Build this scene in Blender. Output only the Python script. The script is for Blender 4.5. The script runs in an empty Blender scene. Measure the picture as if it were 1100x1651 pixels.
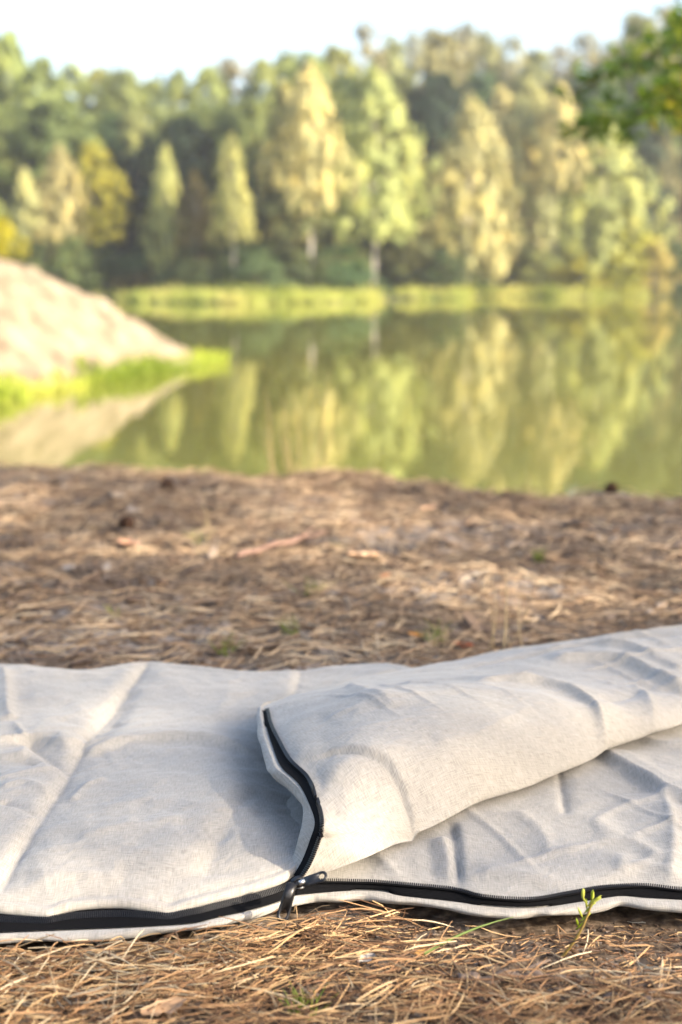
import bpy, math, random
import numpy as np
from mathutils import Vector

S = bpy.context.scene
COL = S.collection
R = math.radians

# ------------------------------------------------------------------ camera
CAM_H = 0.5
F_PX = 50.0 / 36.0 * 1651.0
PITCH = math.atan((825.5 - 440.0) / F_PX)
cam = bpy.data.cameras.new('camera')
cam.sensor_fit = 'VERTICAL'; cam.sensor_height = 36.0; cam.sensor_width = 24.0
cam.lens = 50.0; cam.clip_start = 0.05; cam.clip_end = 2000.0
cam.dof.use_dof = True; cam.dof.focus_distance = 1.17; cam.dof.aperture_fstop = 4.7
cam.dof.aperture_blades = 0
cam_o = bpy.data.objects.new('camera', cam); COL.objects.link(cam_o)
cam_o.location = (0, 0, CAM_H); cam_o.rotation_euler = (R(90) - PITCH, 0, 0)
S.camera = cam_o

# ------------------------------------------------------------------ light
SUN = np.array([0.82, -0.36, 0.46]); SUN /= np.linalg.norm(SUN)
w = bpy.data.worlds.new("World"); S.world = w; w.use_nodes = True
nt = w.node_tree
sky = nt.nodes.new('ShaderNodeTexSky'); sky.sky_type = 'NISHITA'; sky.sun_disc = False
sky.sun_elevation = math.asin(SUN[2]); sky.sun_rotation = math.atan2(SUN[0], SUN[1])
sky.air_density = 1.0; sky.dust_density = 4.2; sky.ozone_density = 1.0
nt.links.new(sky.outputs[0], nt.nodes['Background'].inputs[0])
nt.nodes['Background'].inputs[1].default_value = 0.135
sl = bpy.data.lights.new('sun', 'SUN'); sl.energy = 3.8; sl.angle = R(0.5); sl.color = (1.0, 0.87, 0.69)
so = bpy.data.objects.new('sun', sl); COL.objects.link(so)
so.rotation_euler = Vector(SUN).to_track_quat('Z', 'Y').to_euler(); so.location = (8, -3, 12)
S.view_settings.view_transform = 'Standard'; S.view_settings.look = 'None'
S.view_settings.exposure = 2.05; S.view_settings.gamma = 1.0
S.cycles.max_bounces = 8; S.cycles.transparent_max_bounces = 12; S.cycles.use_denoising = True
S.cycles.diffuse_bounces = 3; S.cycles.caustics_reflective = False; S.cycles.caustics_refractive = False

# ------------------------------------------------------------------ helpers
rng = np.random.default_rng(7)
random.seed(7)

def ray(px, py):
    x = (px - 550.0) / F_PX; y = -(py - 825.5) / F_PX
    c, s = math.cos(PITCH), math.sin(PITCH)
    return np.array([x, c + y * s, -s + y * c])

def P(px, py, z=0.0):
    """point of the photograph (px, py) measured at height z"""
    d = ray(px, py); t = (z - CAM_H) / d[2]
    return np.array([0, 0, CAM_H]) + d * t

def PD(px, py, dist):
    """point of the photograph at world depth y = dist"""
    d = ray(px, py)
    return np.array([0, 0, CAM_H]) + d * (dist / d[1])

_perm = np.random.default_rng(3).integers(0, 1 << 30, 4096)
def _h(ix, iy):
    k = (ix.astype(np.int64) * 73856093) ^ (iy.astype(np.int64) * 19349663)
    return (_perm[k & 4095] & 0xffff) / 65535.0
def noise(x, y):
    x = np.asarray(x, float); y = np.asarray(y, float)
    x0 = np.floor(x); y0 = np.floor(y); fx = x - x0; fy = y - y0
    u = fx * fx * fx * (fx * (fx * 6 - 15) + 10); v = fy * fy * fy * (fy * (fy * 6 - 15) + 10)
    a = _h(x0, y0); b = _h(x0 + 1, y0); c = _h(x0, y0 + 1); d = _h(x0 + 1, y0 + 1)
    return (a * (1 - u) + b * u) * (1 - v) + (c * (1 - u) + d * u) * v - 0.5
def fbm(x, y, o=4, g=0.5):
    s = 0; a = 1.0
    for i in range(o):
        s = s + a * noise(x * 2 ** i + 17.3 * i, y * 2 ** i - 9.1 * i); a *= g
    return s

def sstep(a, b, x):
    t = np.clip((x - a) / (b - a), 0, 1); return t * t * (3 - 2 * t)

def mesh(name, V, Fq, mat=None, smooth=True, uv=None, attrs=None):
    """V (n,3); Fq list of (m,k) int arrays"""
    if isinstance(Fq, np.ndarray): Fq = [Fq]
    me = bpy.data.meshes.new(name)
    V = np.asarray(V, np.float32)
    me.vertices.add(len(V)); me.vertices.foreach_set('co', V.ravel())
    nl = sum(f.size for f in Fq); npoly = sum(len(f) for f in Fq)
    me.loops.add(nl); me.polygons.add(npoly)
    loops = np.concatenate([f.ravel() for f in Fq]).astype(np.int32)
    tot = np.concatenate([np.full(len(f), f.shape[1], np.int32) for f in Fq])
    st = np.concatenate([[0], np.cumsum(tot)[:-1]]).astype(np.int32)
    me.loops.foreach_set('vertex_index', loops)
    me.polygons.foreach_set('loop_start', st)
    me.polygons.foreach_set('use_smooth', np.full(npoly, smooth, bool))
    if uv is not None:
        l = me.uv_layers.new(name='UVMap')
        l.data.foreach_set('uv', np.asarray(uv, np.float32)[loops].ravel())
    for k, a in (attrs or {}).items():
        at = me.attributes.new(k, 'FLOAT', 'POINT'); at.data.foreach_set('value', np.asarray(a, np.float32))
    me.update(calc_edges=True); me.validate()
    if mat: me.materials.append(mat)
    return me

def obj(name, me, parent=None, loc=None, **props):
    o = bpy.data.objects.new(name, me); COL.objects.link(o)
    if parent: o.parent = parent
    if loc is not None: o.location = loc
    for k, v in props.items(): o[k] = v
    return o

def grid_faces(nu, nv, off=0, flip=False):
    i = np.arange(nu - 1)[:, None] * nv + np.arange(nv - 1)[None, :]
    i = i.ravel() + off
    f = np.stack([i, i + nv, i + nv + 1, i + 1], 1)
    return f[:, ::-1] if flip else f

def cat(parts):
    V = []; Fs = {}; off = 0; A = []
    for p in parts:
        v, f = p[0], p[1]
        V.append(v)
        for ff in (f if isinstance(f, list) else [f]):
            Fs.setdefault(ff.shape[1], []).append(ff + off)
        if len(p) > 2: A.append(np.full(len(v), p[2]))
        off += len(v)
    return np.concatenate(V), [np.concatenate(x) for x in Fs.values()], (np.concatenate(A) if A else None)

def tube(pts, rad, n=6, cap=True):
    pts = np.asarray(pts, float); m = len(pts)
    rad = np.broadcast_to(np.asarray(rad, float), (m,))
    t = np.gradient(pts, axis=0); t /= np.linalg.norm(t, axis=1)[:, None] + 1e-12
    ref = np.array([0, 0, 1.0]) if abs(t[0][2]) < 0.8 else np.array([1.0, 0, 0])
    a = np.cross(t, ref); a /= np.linalg.norm(a, axis=1)[:, None] + 1e-12
    b = np.cross(t, a)
    th = np.arange(n) * 2 * math.pi / n
    V = pts[:, None, :] + rad[:, None, None] * (np.cos(th)[None, :, None] * a[:, None, :] + np.sin(th)[None, :, None] * b[:, None, :])
    V = V.reshape(-1, 3)
    i = np.arange(m - 1)[:, None] * n; j = np.arange(n)[None, :]; j2 = (j + 1) % n
    f = np.stack([i + j, i + j2, i + n + j2, i + n + j], -1).reshape(-1, 4)
    if cap:
        V = np.concatenate([V, pts[:1], pts[-1:]])
        k = np.arange(n); k2 = (k + 1) % n
        c0 = np.stack([np.full(n, m * n), k2, k], 1); c1 = np.stack([np.full(n, m * n + 1), (m - 1) * n + k, (m - 1) * n + k2], 1)
        return V, [f, np.concatenate([c0, c1])]
    return V, [f]

def box(c, ax, ay, az):
    c = np.asarray(c, float)
    V = np.array([c + sx * ax + sy * ay + sz * az for sx in (-1, 1) for sy in (-1, 1) for sz in (-1, 1)])
    F = np.array([[0, 1, 3, 2], [4, 6, 7, 5], [0, 4, 5, 1], [2, 3, 7, 6], [0, 2, 6, 4], [1, 5, 7, 3]])
    return V, F

def crom(ctrl, n):
    """Catmull-Rom along axis 0, n samples, any trailing shape"""
    c = np.asarray(ctrl, float); m = len(c)
    t = np.linspace(0, m - 1, n) if np.isscalar(n) else np.asarray(n)
    i = np.clip(np.floor(t).astype(int), 0, m - 2); u = t - i
    u = u.reshape((-1,) + (1,) * (c.ndim - 1))
    p1 = c[i]; p2 = c[i + 1]
    p0 = np.where((i > 0).reshape(u.shape), c[np.maximum(i - 1, 0)], 2 * p1 - p2)
    p3 = np.where((i < m - 2).reshape(u.shape), c[np.minimum(i + 2, m - 1)], 2 * p2 - p1)
    return 0.5 * ((2 * p1) + (-p0 + p2) * u + (2 * p0 - 5 * p1 + 4 * p2 - p3) * u * u + (-p0 + 3 * p1 - 3 * p2 + p3) * u ** 3)

def resample(pts, step):
    pts = np.asarray(pts, float)
    d = np.concatenate([[0], np.cumsum(np.linalg.norm(np.diff(pts, axis=0), axis=1))])
    n = max(2, int(d[-1] / step) + 1); s = np.linspace(0, d[-1], n)
    return np.stack([np.interp(s, d, pts[:, k]) for k in range(3)], 1)

# ------------------------------------------------------------------ materials
def mat(name):
    m = bpy.data.materials.new(name); m.use_nodes = True
    n = m.node_tree.nodes; return m, n, m.node_tree.links, n['Principled BSDF']

def N(nodes, t, **kw):
    x = nodes.new(t)
    for k, v in kw.items(): setattr(x, k, v)
    return x

def ramp(nodes, stops):
    r = nodes.new('ShaderNodeValToRGB'); e = r.color_ramp.elements
    while len(e) < len(stops): e.new(0.5)
    for i, (p, c) in enumerate(stops):
        e[i].position = p; e[i].color = (*c, 1)
    return r

def m_linen():
    m, n, l, b = mat('linen')
    uv = N(n, 'ShaderNodeUVMap', uv_map='UVMap')
    def thread(sx, sy, sc):
        mp = N(n, 'ShaderNodeMapping'); mp.inputs['Scale'].default_value = (sx, sy, 1)
        l.new(uv.outputs[0], mp.inputs[0])
        x = N(n, 'ShaderNodeTexNoise'); x.inputs['Scale'].default_value = sc; x.inputs['Detail'].default_value = 3
        l.new(mp.outputs[0], x.inputs['Vector']); return x
    a = thread(1, 15, 92); c = thread(15, 1, 92)
    mx = N(n, 'ShaderNodeMath', operation='ADD'); l.new(a.outputs[0], mx.inputs[0]); l.new(c.outputs[0], mx.inputs[1])
    r = ramp(n, [(0.36, (0.190, 0.178, 0.161)), (0.5, (0.265, 0.250, 0.226)), (0.64, (0.330, 0.313, 0.286))])
    hf = N(n, 'ShaderNodeMath', operation='MULTIPLY'); hf.inputs[1].default_value = 0.5
    l.new(mx.outputs[0], hf.inputs[0]); l.new(hf.outputs[0], r.inputs[0])
    big = N(n, 'ShaderNodeTexNoise'); big.inputs['Scale'].default_value = 6; big.inputs['Detail'].default_value = 4
    l.new(uv.outputs[0], big.inputs['Vector'])
    br = ramp(n, [(0.3, (0.93, 0.92, 0.90)), (0.7, (1, 1, 1))]); l.new(big.outputs[0], br.inputs[0])
    mm = N(n, 'ShaderNodeMix', data_type='RGBA', blend_type='MULTIPLY'); mm.inputs[0].default_value = 1
    l.new(r.outputs[0], mm.inputs[6]); l.new(br.outputs[0], mm.inputs[7])
    l.new(mm.outputs[2], b.inputs['Base Color'])
    b.inputs['Roughness'].default_value = 0.9; b.inputs['Specular IOR Level'].default_value = 0.15
    b.inputs['Sheen Weight'].default_value = 0.15; b.inputs['Sheen Roughness'].default_value = 0.5
    # crumple relief
    cr = N(n, 'ShaderNodeTexNoise'); cr.inputs['Scale'].default_value = 34; cr.inputs['Detail'].default_value = 6; cr.inputs['Distortion'].default_value = 1.4
    l.new(uv.outputs[0], cr.inputs['Vector'])
    b1 = N(n, 'ShaderNodeBump'); b1.inputs['Strength'].default_value = 0.36; b1.inputs['Distance'].default_value = 0.004
    l.new(cr.outputs[0], b1.inputs['Height'])
    b2 = N(n, 'ShaderNodeBump'); b2.inputs['Strength'].default_value = 0.22; b2.inputs['Distance'].default_value = 0.0006
    l.new(hf.outputs[0], b2.inputs['Height']); l.new(b1.outputs[0], b2.inputs['Normal'])
    l.new(b2.outputs[0], b.inputs['Normal'])
    return m

def m_simple(name, col, rough=0.7, spec=0.3, metal=0.0, var=0.15, scale=40, bump=0.0, bdist=0.002):
    m, n, l, b = mat(name)
    tc = N(n, 'ShaderNodeTexCoord'); x = N(n, 'ShaderNodeTexNoise'); x.inputs['Scale'].default_value = scale; x.inputs['Detail'].default_value = 4
    l.new(tc.outputs['Object'], x.inputs['Vector'])
    c = np.array(col); r = ramp(n, [(0.3, tuple(c * (1 - var))), (0.7, tuple(np.minimum(c * (1 + var), 1)))])
    l.new(x.outputs[0], r.inputs[0]); l.new(r.outputs[0], b.inputs['Base Color'])
    b.inputs['Roughness'].default_value = rough; b.inputs['Specular IOR Level'].default_value = spec; b.inputs['Metallic'].default_value = metal
    if bump:
        bp = N(n, 'ShaderNodeBump'); bp.inputs['Strength'].default_value = bump; bp.inputs['Distance'].default_value = bdist
        l.new(x.outputs[0], bp.inputs['Height']); l.new(bp.outputs[0], b.inputs['Normal'])
    return m

def m_attr(name, stops, rough=0.7, trans=0.0, spec=0.25, attr='tint'):
    """colour of each piece picked from stops by its own random number"""
    m, n, l, b = mat(name)
    at = N(n, 'ShaderNodeAttribute', attribute_name=attr)
    r = ramp(n, stops); l.new(at.outputs['Fac'], r.inputs[0]); l.new(r.outputs[0], b.inputs['Base Color'])
    b.inputs['Roughness'].default_value = rough; b.inputs['Specular IOR Level'].default_value = spec
    if trans:
        t = N(n, 'ShaderNodeBsdfTranslucent'); l.new(r.outputs[0], t.inputs[0])
        mx = N(n, 'ShaderNodeMixShader'); mx.inputs[0].default_value = trans
        l.new(b.outputs[0], mx.inputs[1]); l.new(t.outputs[0], mx.inputs[2])
        l.new(mx.outputs[0], n['Material Output'].inputs[0])
    return m

def m_leaf_obj(name, trans=0.42):
    """tree foliage: the colour of the tree itself (object colour), each leaf spray a little different"""
    m, n, l, b = mat(name)
    oi = N(n, 'ShaderNodeObjectInfo'); at = N(n, 'ShaderNodeAttribute', attribute_name='tint')
    r = ramp(n, [(0.0, (0.55, 0.6, 0.6)), (0.5, (1, 1, 1)), (1.0, (1.45, 1.35, 1.1))]); l.new(at.outputs['Fac'], r.inputs[0])
    mm = N(n, 'ShaderNodeMix', data_type='RGBA', blend_type='MULTIPLY'); mm.inputs[0].default_value = 1
    l.new(oi.outputs['Color'], mm.inputs[6]); l.new(r.outputs[0], mm.inputs[7])
    l.new(mm.outputs[2], b.inputs['Base Color']); b.inputs['Roughness'].default_value = 0.65; b.inputs['Specular IOR Level'].default_value = 0.2
    t = N(n, 'ShaderNodeBsdfTranslucent'); l.new(mm.outputs[2], t.inputs[0])
    mx = N(n, 'ShaderNodeMixShader'); mx.inputs[0].default_value = trans
    l.new(b.outputs[0], mx.inputs[1]); l.new(t.outputs[0], mx.inputs[2]); l.new(mx.outputs[0], n['Material Output'].inputs[0])
    return m

def m_ground():
    m, n, l, b = mat('forest_soil')
    tc = N(n, 'ShaderNodeTexCoord')
    def nz(s, d=6, sx=1, sy=1):
        mp = N(n, 'ShaderNodeMapping'); mp.inputs['Scale'].default_value = (sx, sy, 1); l.new(tc.outputs['Object'], mp.inputs[0])
        x = N(n, 'ShaderNodeTexNoise'); x.inputs['Scale'].default_value = s; x.inputs['Detail'].default_value = d
        l.new(mp.outputs[0], x.inputs['Vector']); return x
    fine = nz(90, 8); patch = nz(2.2, 4, 0.7, 1.6); mid = nz(16, 6)
    c1 = ramp(n, [(0.34, (0.045, 0.030, 0.020)), (0.5, (0.105, 0.075, 0.051)), (0.66, (0.20, 0.147, 0.102))]); l.new(fine.outputs[0], c1.inputs[0])
    c2 = ramp(n, [(0.34, (0.085, 0.07, 0.06)), (0.52, (0.19, 0.16, 0.135)), (0.68, (0.30, 0.255, 0.215))]); l.new(fine.outputs[0], c2.inputs[0])
    ad = N(n, 'ShaderNodeMath', operation='MULTIPLY_ADD'); ad.inputs[1].default_value = 0.35; l.new(mid.outputs[0], ad.inputs[0]); l.new(patch.outputs[0], ad.inputs[2])
    pr = ramp(n, [(0.685, (0, 0, 0)), (0.81, (1, 1, 1))]); l.new(ad.outputs[0], pr.inputs[0])
    mx = N(n, 'ShaderNodeMix', data_type='RGBA'); l.new(pr.outputs[0], mx.inputs[0]); l.new(c1.outputs[0], mx.inputs[6]); l.new(c2.outputs[0], mx.inputs[7])
    l.new(mx.outputs[2], b.inputs['Base Color']); b.inputs['Roughness'].default_value = 0.95; b.inputs['Specular IOR Level'].default_value = 0.1
    bp = N(n, 'ShaderNodeBump'); bp.inputs['Strength'].default_value = 0.8; bp.inputs['Distance'].default_value = 0.006
    l.new(fine.outputs[0], bp.inputs['Height']); l.new(bp.outputs[0], b.inputs['Normal'])
    return m

def m_sand():
    m, n, l, b = mat('sandy_bank_soil')
    tc = N(n, 'ShaderNodeTexCoord')
    x = N(n, 'ShaderNodeTexNoise'); x.inputs['Scale'].default_value = 1.6; x.inputs['Detail'].default_value = 8; x.inputs['Roughness'].default_value = 0.65
    l.new(tc.outputs['Object'], x.inputs['Vector'])
    r = ramp(n, [(0.34, (0.085, 0.067, 0.045)), (0.48, (0.16, 0.129, 0.090)), (0.64, (0.24, 0.199, 0.142))]); l.new(x.outputs[0], r.inputs[0])
    l.new(r.outputs[0], b.inputs['Base Color']); b.inputs['Roughness'].default_value = 0.95; b.inputs['Specular IOR Level'].default_value = 0.1
    bp = N(n, 'ShaderNodeBump'); bp.inputs['Strength'].default_value = 0.6; bp.inputs['Distance'].default_value = 0.15
    l.new(x.outputs[0], bp.inputs['Height']); l.new(bp.outputs[0], b.inputs['Normal'])
    return m

def m_water():
    m, n, l, b = mat('murky_lake_water')
    tc = N(n, 'ShaderNodeTexCoord')
    b.inputs['Base Color'].default_value = (0.105, 0.105, 0.020, 1)
    b.inputs['Roughness'].default_value = 0.026; b.inputs['IOR'].default_value = 1.33
    b.inputs['Specular IOR Level'].default_value = 0.9
    mp = N(n, 'ShaderNodeMapping'); mp.inputs['Scale'].default_value = (0.35, 1, 1); l.new(tc.outputs['Object'], mp.inputs[0])
    x = N(n, 'ShaderNodeTexNoise'); x.inputs['Scale'].default_value = 1.4; x.inputs['Detail'].default_value = 3
    l.new(mp.outputs[0], x.inputs['Vector'])
    bp = N(n, 'ShaderNodeBump'); bp.inputs['Strength'].default_value = 0.12; bp.inputs['Distance'].default_value = 0.02
    l.new(x.outputs[0], bp.inputs['Height']); l.new(bp.outputs[0], b.inputs['Normal'])
    return m

M_LINEN = m_linen()
M_TAPE = m_simple('black_zip_tape', (0.0035, 0.0035, 0.0042), 0.9, 0.08, var=0.4, scale=900, bump=0.3, bdist=0.0004)
M_TEETH = m_simple('black_zip_teeth', (0.005, 0.005, 0.006), 0.4, 0.3, var=0.1)
M_METAL = m_simple('black_enamel_metal', (0.016, 0.016, 0.018), 0.35, 0.5, metal=0.5, var=0.3, scale=500, bump=0.15, bdist=0.0003)
M_GROUND = m_ground(); M_SAND = m_sand(); M_WATER = m_water()
M_HILL = m_simple('woodland_floor', (0.05, 0.055, 0.025), 0.95, 0.1, var=0.4, scale=0.6)
M_NEEDLE = m_attr('dry_pine_needles', [(0, (0.07, 0.037, 0.020)), (0.25, (0.19, 0.098, 0.046)), (0.5, (0.34, 0.20, 0.095)), (0.8, (0.47, 0.325, 0.165)), (1, (0.54, 0.45, 0.31))], 0.5, 0.12, 0.4)
M_OLDNEEDLE = m_attr('weathered_pine_needles', [(0, (0.07, 0.044, 0.028)), (0.25, (0.18, 0.112, 0.064)), (0.5, (0.31, 0.215, 0.132)), (0.8, (0.44, 0.335, 0.215)), (1, (0.52, 0.44, 0.32))], 0.55, 0.12, 0.35)
M_CHIP = m_attr('bark_chips', [(0, (0.04, 0.028, 0.02)), (0.5, (0.10, 0.063, 0.04)), (0.85, (0.17, 0.12, 0.085)), (1, (0.26, 0.22, 0.18))], 0.85)
M_GRASS = m_attr('fresh_grass', [(0, (0.09, 0.13, 0.02)), (0.5, (0.17, 0.22, 0.035)), (1, (0.30, 0.32, 0.07))], 0.55, 0.35)
M_REED = m_attr('reed_leaves', [(0, (0.12, 0.17, 0.03)), (0.45, (0.34, 0.38, 0.07)), (1, (0.52, 0.48, 0.15))], 0.55, 0.35)
M_DRY = m_attr('dry_grass', [(0, (0.28, 0.19, 0.09)), (0.5, (0.42, 0.32, 0.17)), (1, (0.52, 0.43, 0.26))], 0.6, 0.2)
M_LEAF = m_leaf_obj('tree_leaves')
M_NEARLEAF = m_attr('oak_leaves', [(0, (0.035, 0.075, 0.008)), (0.45, (0.08, 0.14, 0.010)), (0.72, (0.20, 0.23, 0.014)), (0.90, (0.40, 0.34, 0.02)), (1, (0.33, 0.09, 0.015))], 0.42, 0.5, 0.5)
M_BARK = m_simple('brown_bark', (0.10, 0.075, 0.055), 0.9, 0.15, var=0.5, scale=14, bump=0.6, bdist=0.02)
M_BIRCH = m_simple('white_birch_bark', (0.44, 0.41, 0.37), 0.75, 0.2, var=0.25, scale=3)
M_PINEBARK = m_simple('orange_pine_bark', (0.26, 0.15, 0.09), 0.9, 0.15, var=0.35, scale=4)
M_CONE = m_simple('pine_cone_scales', (0.045, 0.022, 0.012), 0.75, 0.2, var=0.5, scale=90)
M_TWIG = m_simple('grey_twig_bark', (0.16, 0.12, 0.095), 0.85, 0.15, var=0.4, scale=60, bump=0.5, bdist=0.002)
M_REDTWIG = m_simple('pinkish_twig_bark', (0.17, 0.105, 0.08), 0.8, 0.2, var=0.3, scale=50, bump=0.4, bdist=0.002)

# ------------------------------------------------------------------ ground
WATER_Z = -1.85
EDGE_PX = [(-300, 752), (0, 756), (150, 757), (270, 766), (420, 770), (550, 773), (680, 780), (760, 793), (860, 797), (1000, 794), (1100, 795), (1400, 800)]
_ed = np.array([P(a, b, 0.0) for a, b in EDGE_PX])
def edge_y(x): return np.interp(x, _ed[:, 0], _ed[:, 1])
def ground_z(x, y):
    x = np.asarray(x, float); y = np.asarray(y, float)
    e = edge_y(np.clip(x, _ed[0, 0], _ed[-1, 0])) + 0.25 * np.maximum(np.abs(x) - 1.2, 0)
    near = 0.020 * fbm(x * 1.3 + 5, y * 1.3) + 0.010 * fbm(x * 5, y * 5 + 3, 3) + 0.0035 * fbm(x * 34, y * 34, 3)
    flat = sstep(1.75, 1.55, y) * sstep(0.9, 1.05, y) * sstep(1.2, 0.8, np.abs(x))
    near = near * (1 - 0.85 * flat) - 0.010 * flat
    near = near + 0.022 * fbm(x * 4.5 + 9, y * 7, 4, .6) * sstep(1.7, 2.3, y)
    d = np.maximum(y - e, 0)
    drop = -0.42 * d - 0.1 * (1 - np.exp(-d * 6)) + 0.06 * fbm(x * 1.1, y * 1.1) * sstep(0.1, 0.8, d)
    return np.maximum(near + drop, -3.2 + 0 * x) + 0.0

def axis(fine0, fine1, step, lo, hi, grow=1.25):
    a = list(np.arange(fine0, fine1 + step / 2, step)); s = step
    while a[-1] < hi: s = min(s * grow, 8); a.append(a[-1] + s)
    s = step
    while a[0] > lo: s = min(s * grow, 8); a.insert(0, a[0] - s)
    return np.array(a)
gx = axis(-1.25, 1.25, 0.012, -220, 220); gy = axis(0.75, 4.1, 0.012, -60, 330)
GX, GY = np.meshgrid(gx, gy, indexing='ij')
GZ = ground_z(GX, GY)
obj('ground', mesh('ground', np.stack([GX, GY, GZ], -1).reshape(-1, 3), grid_faces(len(gx), len(gy)), M_GROUND), kind='structure')

# lake
wx = np.linspace(-220, 220, 2); wy = np.array([4.0, 330.0])
WXX, WYY = np.meshgrid(wx, wy, indexing='ij')
obj('lake_water', mesh('lake_water', np.stack([WXX, WYY, np.full_like(WXX, WATER_Z)], -1).reshape(-1, 3), grid_faces(2, 2), M_WATER), kind='structure')

# far shore and the wooded hill behind it
SHORE_PX = [(-900, 488), (0, 486), (180, 485), (280, 489), (400, 490), (600, 488), (632, 482), (650, 483), (745, 483), (775, 479), (900, 480), (1040, 479), (1150, 476), (1500, 474), (2200, 472)]
_sh = np.array([P(a, b, WATER_Z) for a, b in SHORE_PX])
def shore_y(x): return np.interp(x, _sh[:, 0], _sh[:, 1]) + 3.5 * fbm(np.asarray(x) * 0.12 + 2, np.asarray(x) * 0 + 3, 3)
def hill_z(x, y):
    d = y - shore_y(x)
    z = WATER_Z - 0.35 + 0.55 * sstep(-1.5, 1.0, d) + 0.03 * np.maximum(d - 1, 0)
    z = z + 0.12 * np.maximum(d - 12, 0) * sstep(12, 40, d) + 0.35 * fbm(x * 0.15, y * 0.15) * sstep(4, 14, d)
    right = sstep(2, 24, x) * 2.0
    return z + right * sstep(18, 50, d)
hx = np.linspace(-215, 215, 170); hd = np.concatenate([np.linspace(-3, 8, 24), np.linspace(9, 170, 60)])
HX, HD = np.meshgrid(hx, hd, indexing='ij'); HY = shore_y(HX) + HD
obj('far_shore', mesh('far_shore', np.stack([HX, HY, hill_z(HX, HY)], -1).reshape(-1, 3), grid_faces(len(hx), len(hd)), M_HILL), kind='structure')

# sandy bank on the left
def mound_s(x, y):
    """metres inland from the water line, which runs away from the camera and turns left at the far tip"""
    s1 = (x + 6.3) * -0.962 + (y - 26.3) * 0.273 + 0.35 * fbm(x * .2 + 3, y * .25, 2)
    s2 = (38.6 - y) * 0.9 + 0.2 * (x + 3.2)
    return -np.log(np.exp(-2.2 * s1) + np.exp(-2.2 * s2)) / 2.2
def mound_z(x, y):
    s_ = mound_s(x, y)
    z = WATER_Z - 0.45 + 0.45 * sstep(-1.0, 0.15, s_) + 0.25 * sstep(0, .5, s_)
    u = np.maximum(s_ - 0.25, 0)
    z = z + 3.1 * (1 - np.exp(-(u / 2.2) ** 1.5)) + 0.04 * np.maximum(u - 3, 0)
    return z + (0.40 * fbm(x * 0.7, y * 0.7) + 0.16 * (np.abs(fbm(x * 1.6 + 5, y * 2.2, 3)) - .2) + 0.16 * fbm(x * 4, y * 4, 3)) * sstep(0.3, 1.5, s_)
mx_ = np.linspace(-24, -2.0, 150); my_ = np.linspace(14, 40, 160)
MX, MY = np.meshgrid(mx_, my_, indexing='ij')
obj('sandy_bank', mesh('sandy_bank', np.stack([MX, MY, mound_z(MX, MY)], -1).reshape(-1, 3), grid_faces(150, 160), M_SAND), kind='structure')

# ------------------------------------------------------------------ sleeping bag
bag = bpy.data.objects.new('sleeping_bag', None); COL.objects.link(bag)
bag['label'] = 'pale grey linen sleeping bag spread on the ground, unzipped with one corner folded back'
bag['category'] = 'sleeping bag'
bag.location = P(485, 1415, 0.0)
BAG0 = np.array(bag.location)

def plan(pts, z): return np.array([P(a, b, z)[:2] for a, b in pts])
def dist_poly(x, y, poly):
    """distance to a polyline in plan, signed (left of travel +), and position 0..1 along it"""
    best = np.full(x.shape, 1e9); sg = np.zeros(x.shape); tt = np.zeros(x.shape); n = len(poly) - 1
    for i in range(n):
        a, b = poly[i], poly[i + 1]; d = b - a; L2 = d @ d
        t = np.clip(((x - a[0]) * d[0] + (y - a[1]) * d[1]) / L2, 0, 1)
        ex = x - a[0] - t * d[0]; ey = y - a[1] - t * d[1]; q = np.hypot(ex, ey)
        k = q < best; best = np.where(k, q, best); tt = np.where(k, (i + t) / n, tt)
        sg = np.where(k, np.sign(d[0] * ey - d[1] * ex), sg)
    return best, sg, tt
def crease(x, y, items, z):
    """items: (pixels, half width m, height m, step m): a ridge (+) or valley (-), and a step that leaves the left side higher"""
    out = np.zeros(x.shape)
    for pts, wd, hgt, st in items:
        pl = plan(pts, z); 
        if len(pl) > 2: pl = crom(pl, len(pl) * 4)
        d, s, t = dist_poly(x, y, pl)
        fade = sstep(0, 0.12, t) * sstep(1, 0.88, t)
        wob = 1 + 0.35 * noise(x * 30 + 3, y * 30)
        sd = d * s
        out += fade * (hgt * wob * np.exp(-1.25 * np.sqrt((d / wd) ** 2 + 0.03)) + st * np.sign(sd) * np.exp(-d / (wd * 3.2)) * (1 - np.exp(-(d / wd) ** 2)))
    return out
def wrinkles(x, y, a=1.0):
    w1 = np.abs(fbm(x * 7 + 1.3 * fbm(x * 4, y * 4), y * 11 + 4, 3))
    w2 = fbm(x * 22 + 2 * fbm(x * 9, y * 9), y * 34 + 4, 3)
    w3 = np.abs(noise(x * 13 + y * 9 + 7, y * 21 - x * 6)) ** 0.8
    w4 = np.abs(noise(x * 38 + 2.5 * noise(x * 8, y * 8), y * 52 + x * 20)) ** 0.7
    c5, s5 = math.cos(0.5), math.sin(0.5); xa, ya = x * c5 + y * s5, -x * s5 + y * c5
    w5 = 0.09 * np.exp(-(noise(xa * 6 + noise(x * 5, y * 5), ya * 22) / .07) ** 2) + 0.08 * np.exp(-(noise(xa * 20 + 9, ya * 5 + 1.2 * noise(x * 6, y * 6)) / .06) ** 2)
    return a * (0.040 * w5 * sstep(-.1, .25, noise(x * 6 + 3, y * 6)) + 0.0055 * (0.2 - w1) + 0.0018 * w2 - 0.0025 * w3 - 0.0014 * w4)

def interp_curve(pts, z):
    """pixels [(px,py)] or with own z [(px,py,z)] -> sorted world x -> (y, z)"""
    c = np.array([P(p[0], p[1], p[2] if len(p) > 2 else z) for p in pts])
    c = crom(c, len(c) * 6); o = np.argsort(c[:, 0]); return c[o]

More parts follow.
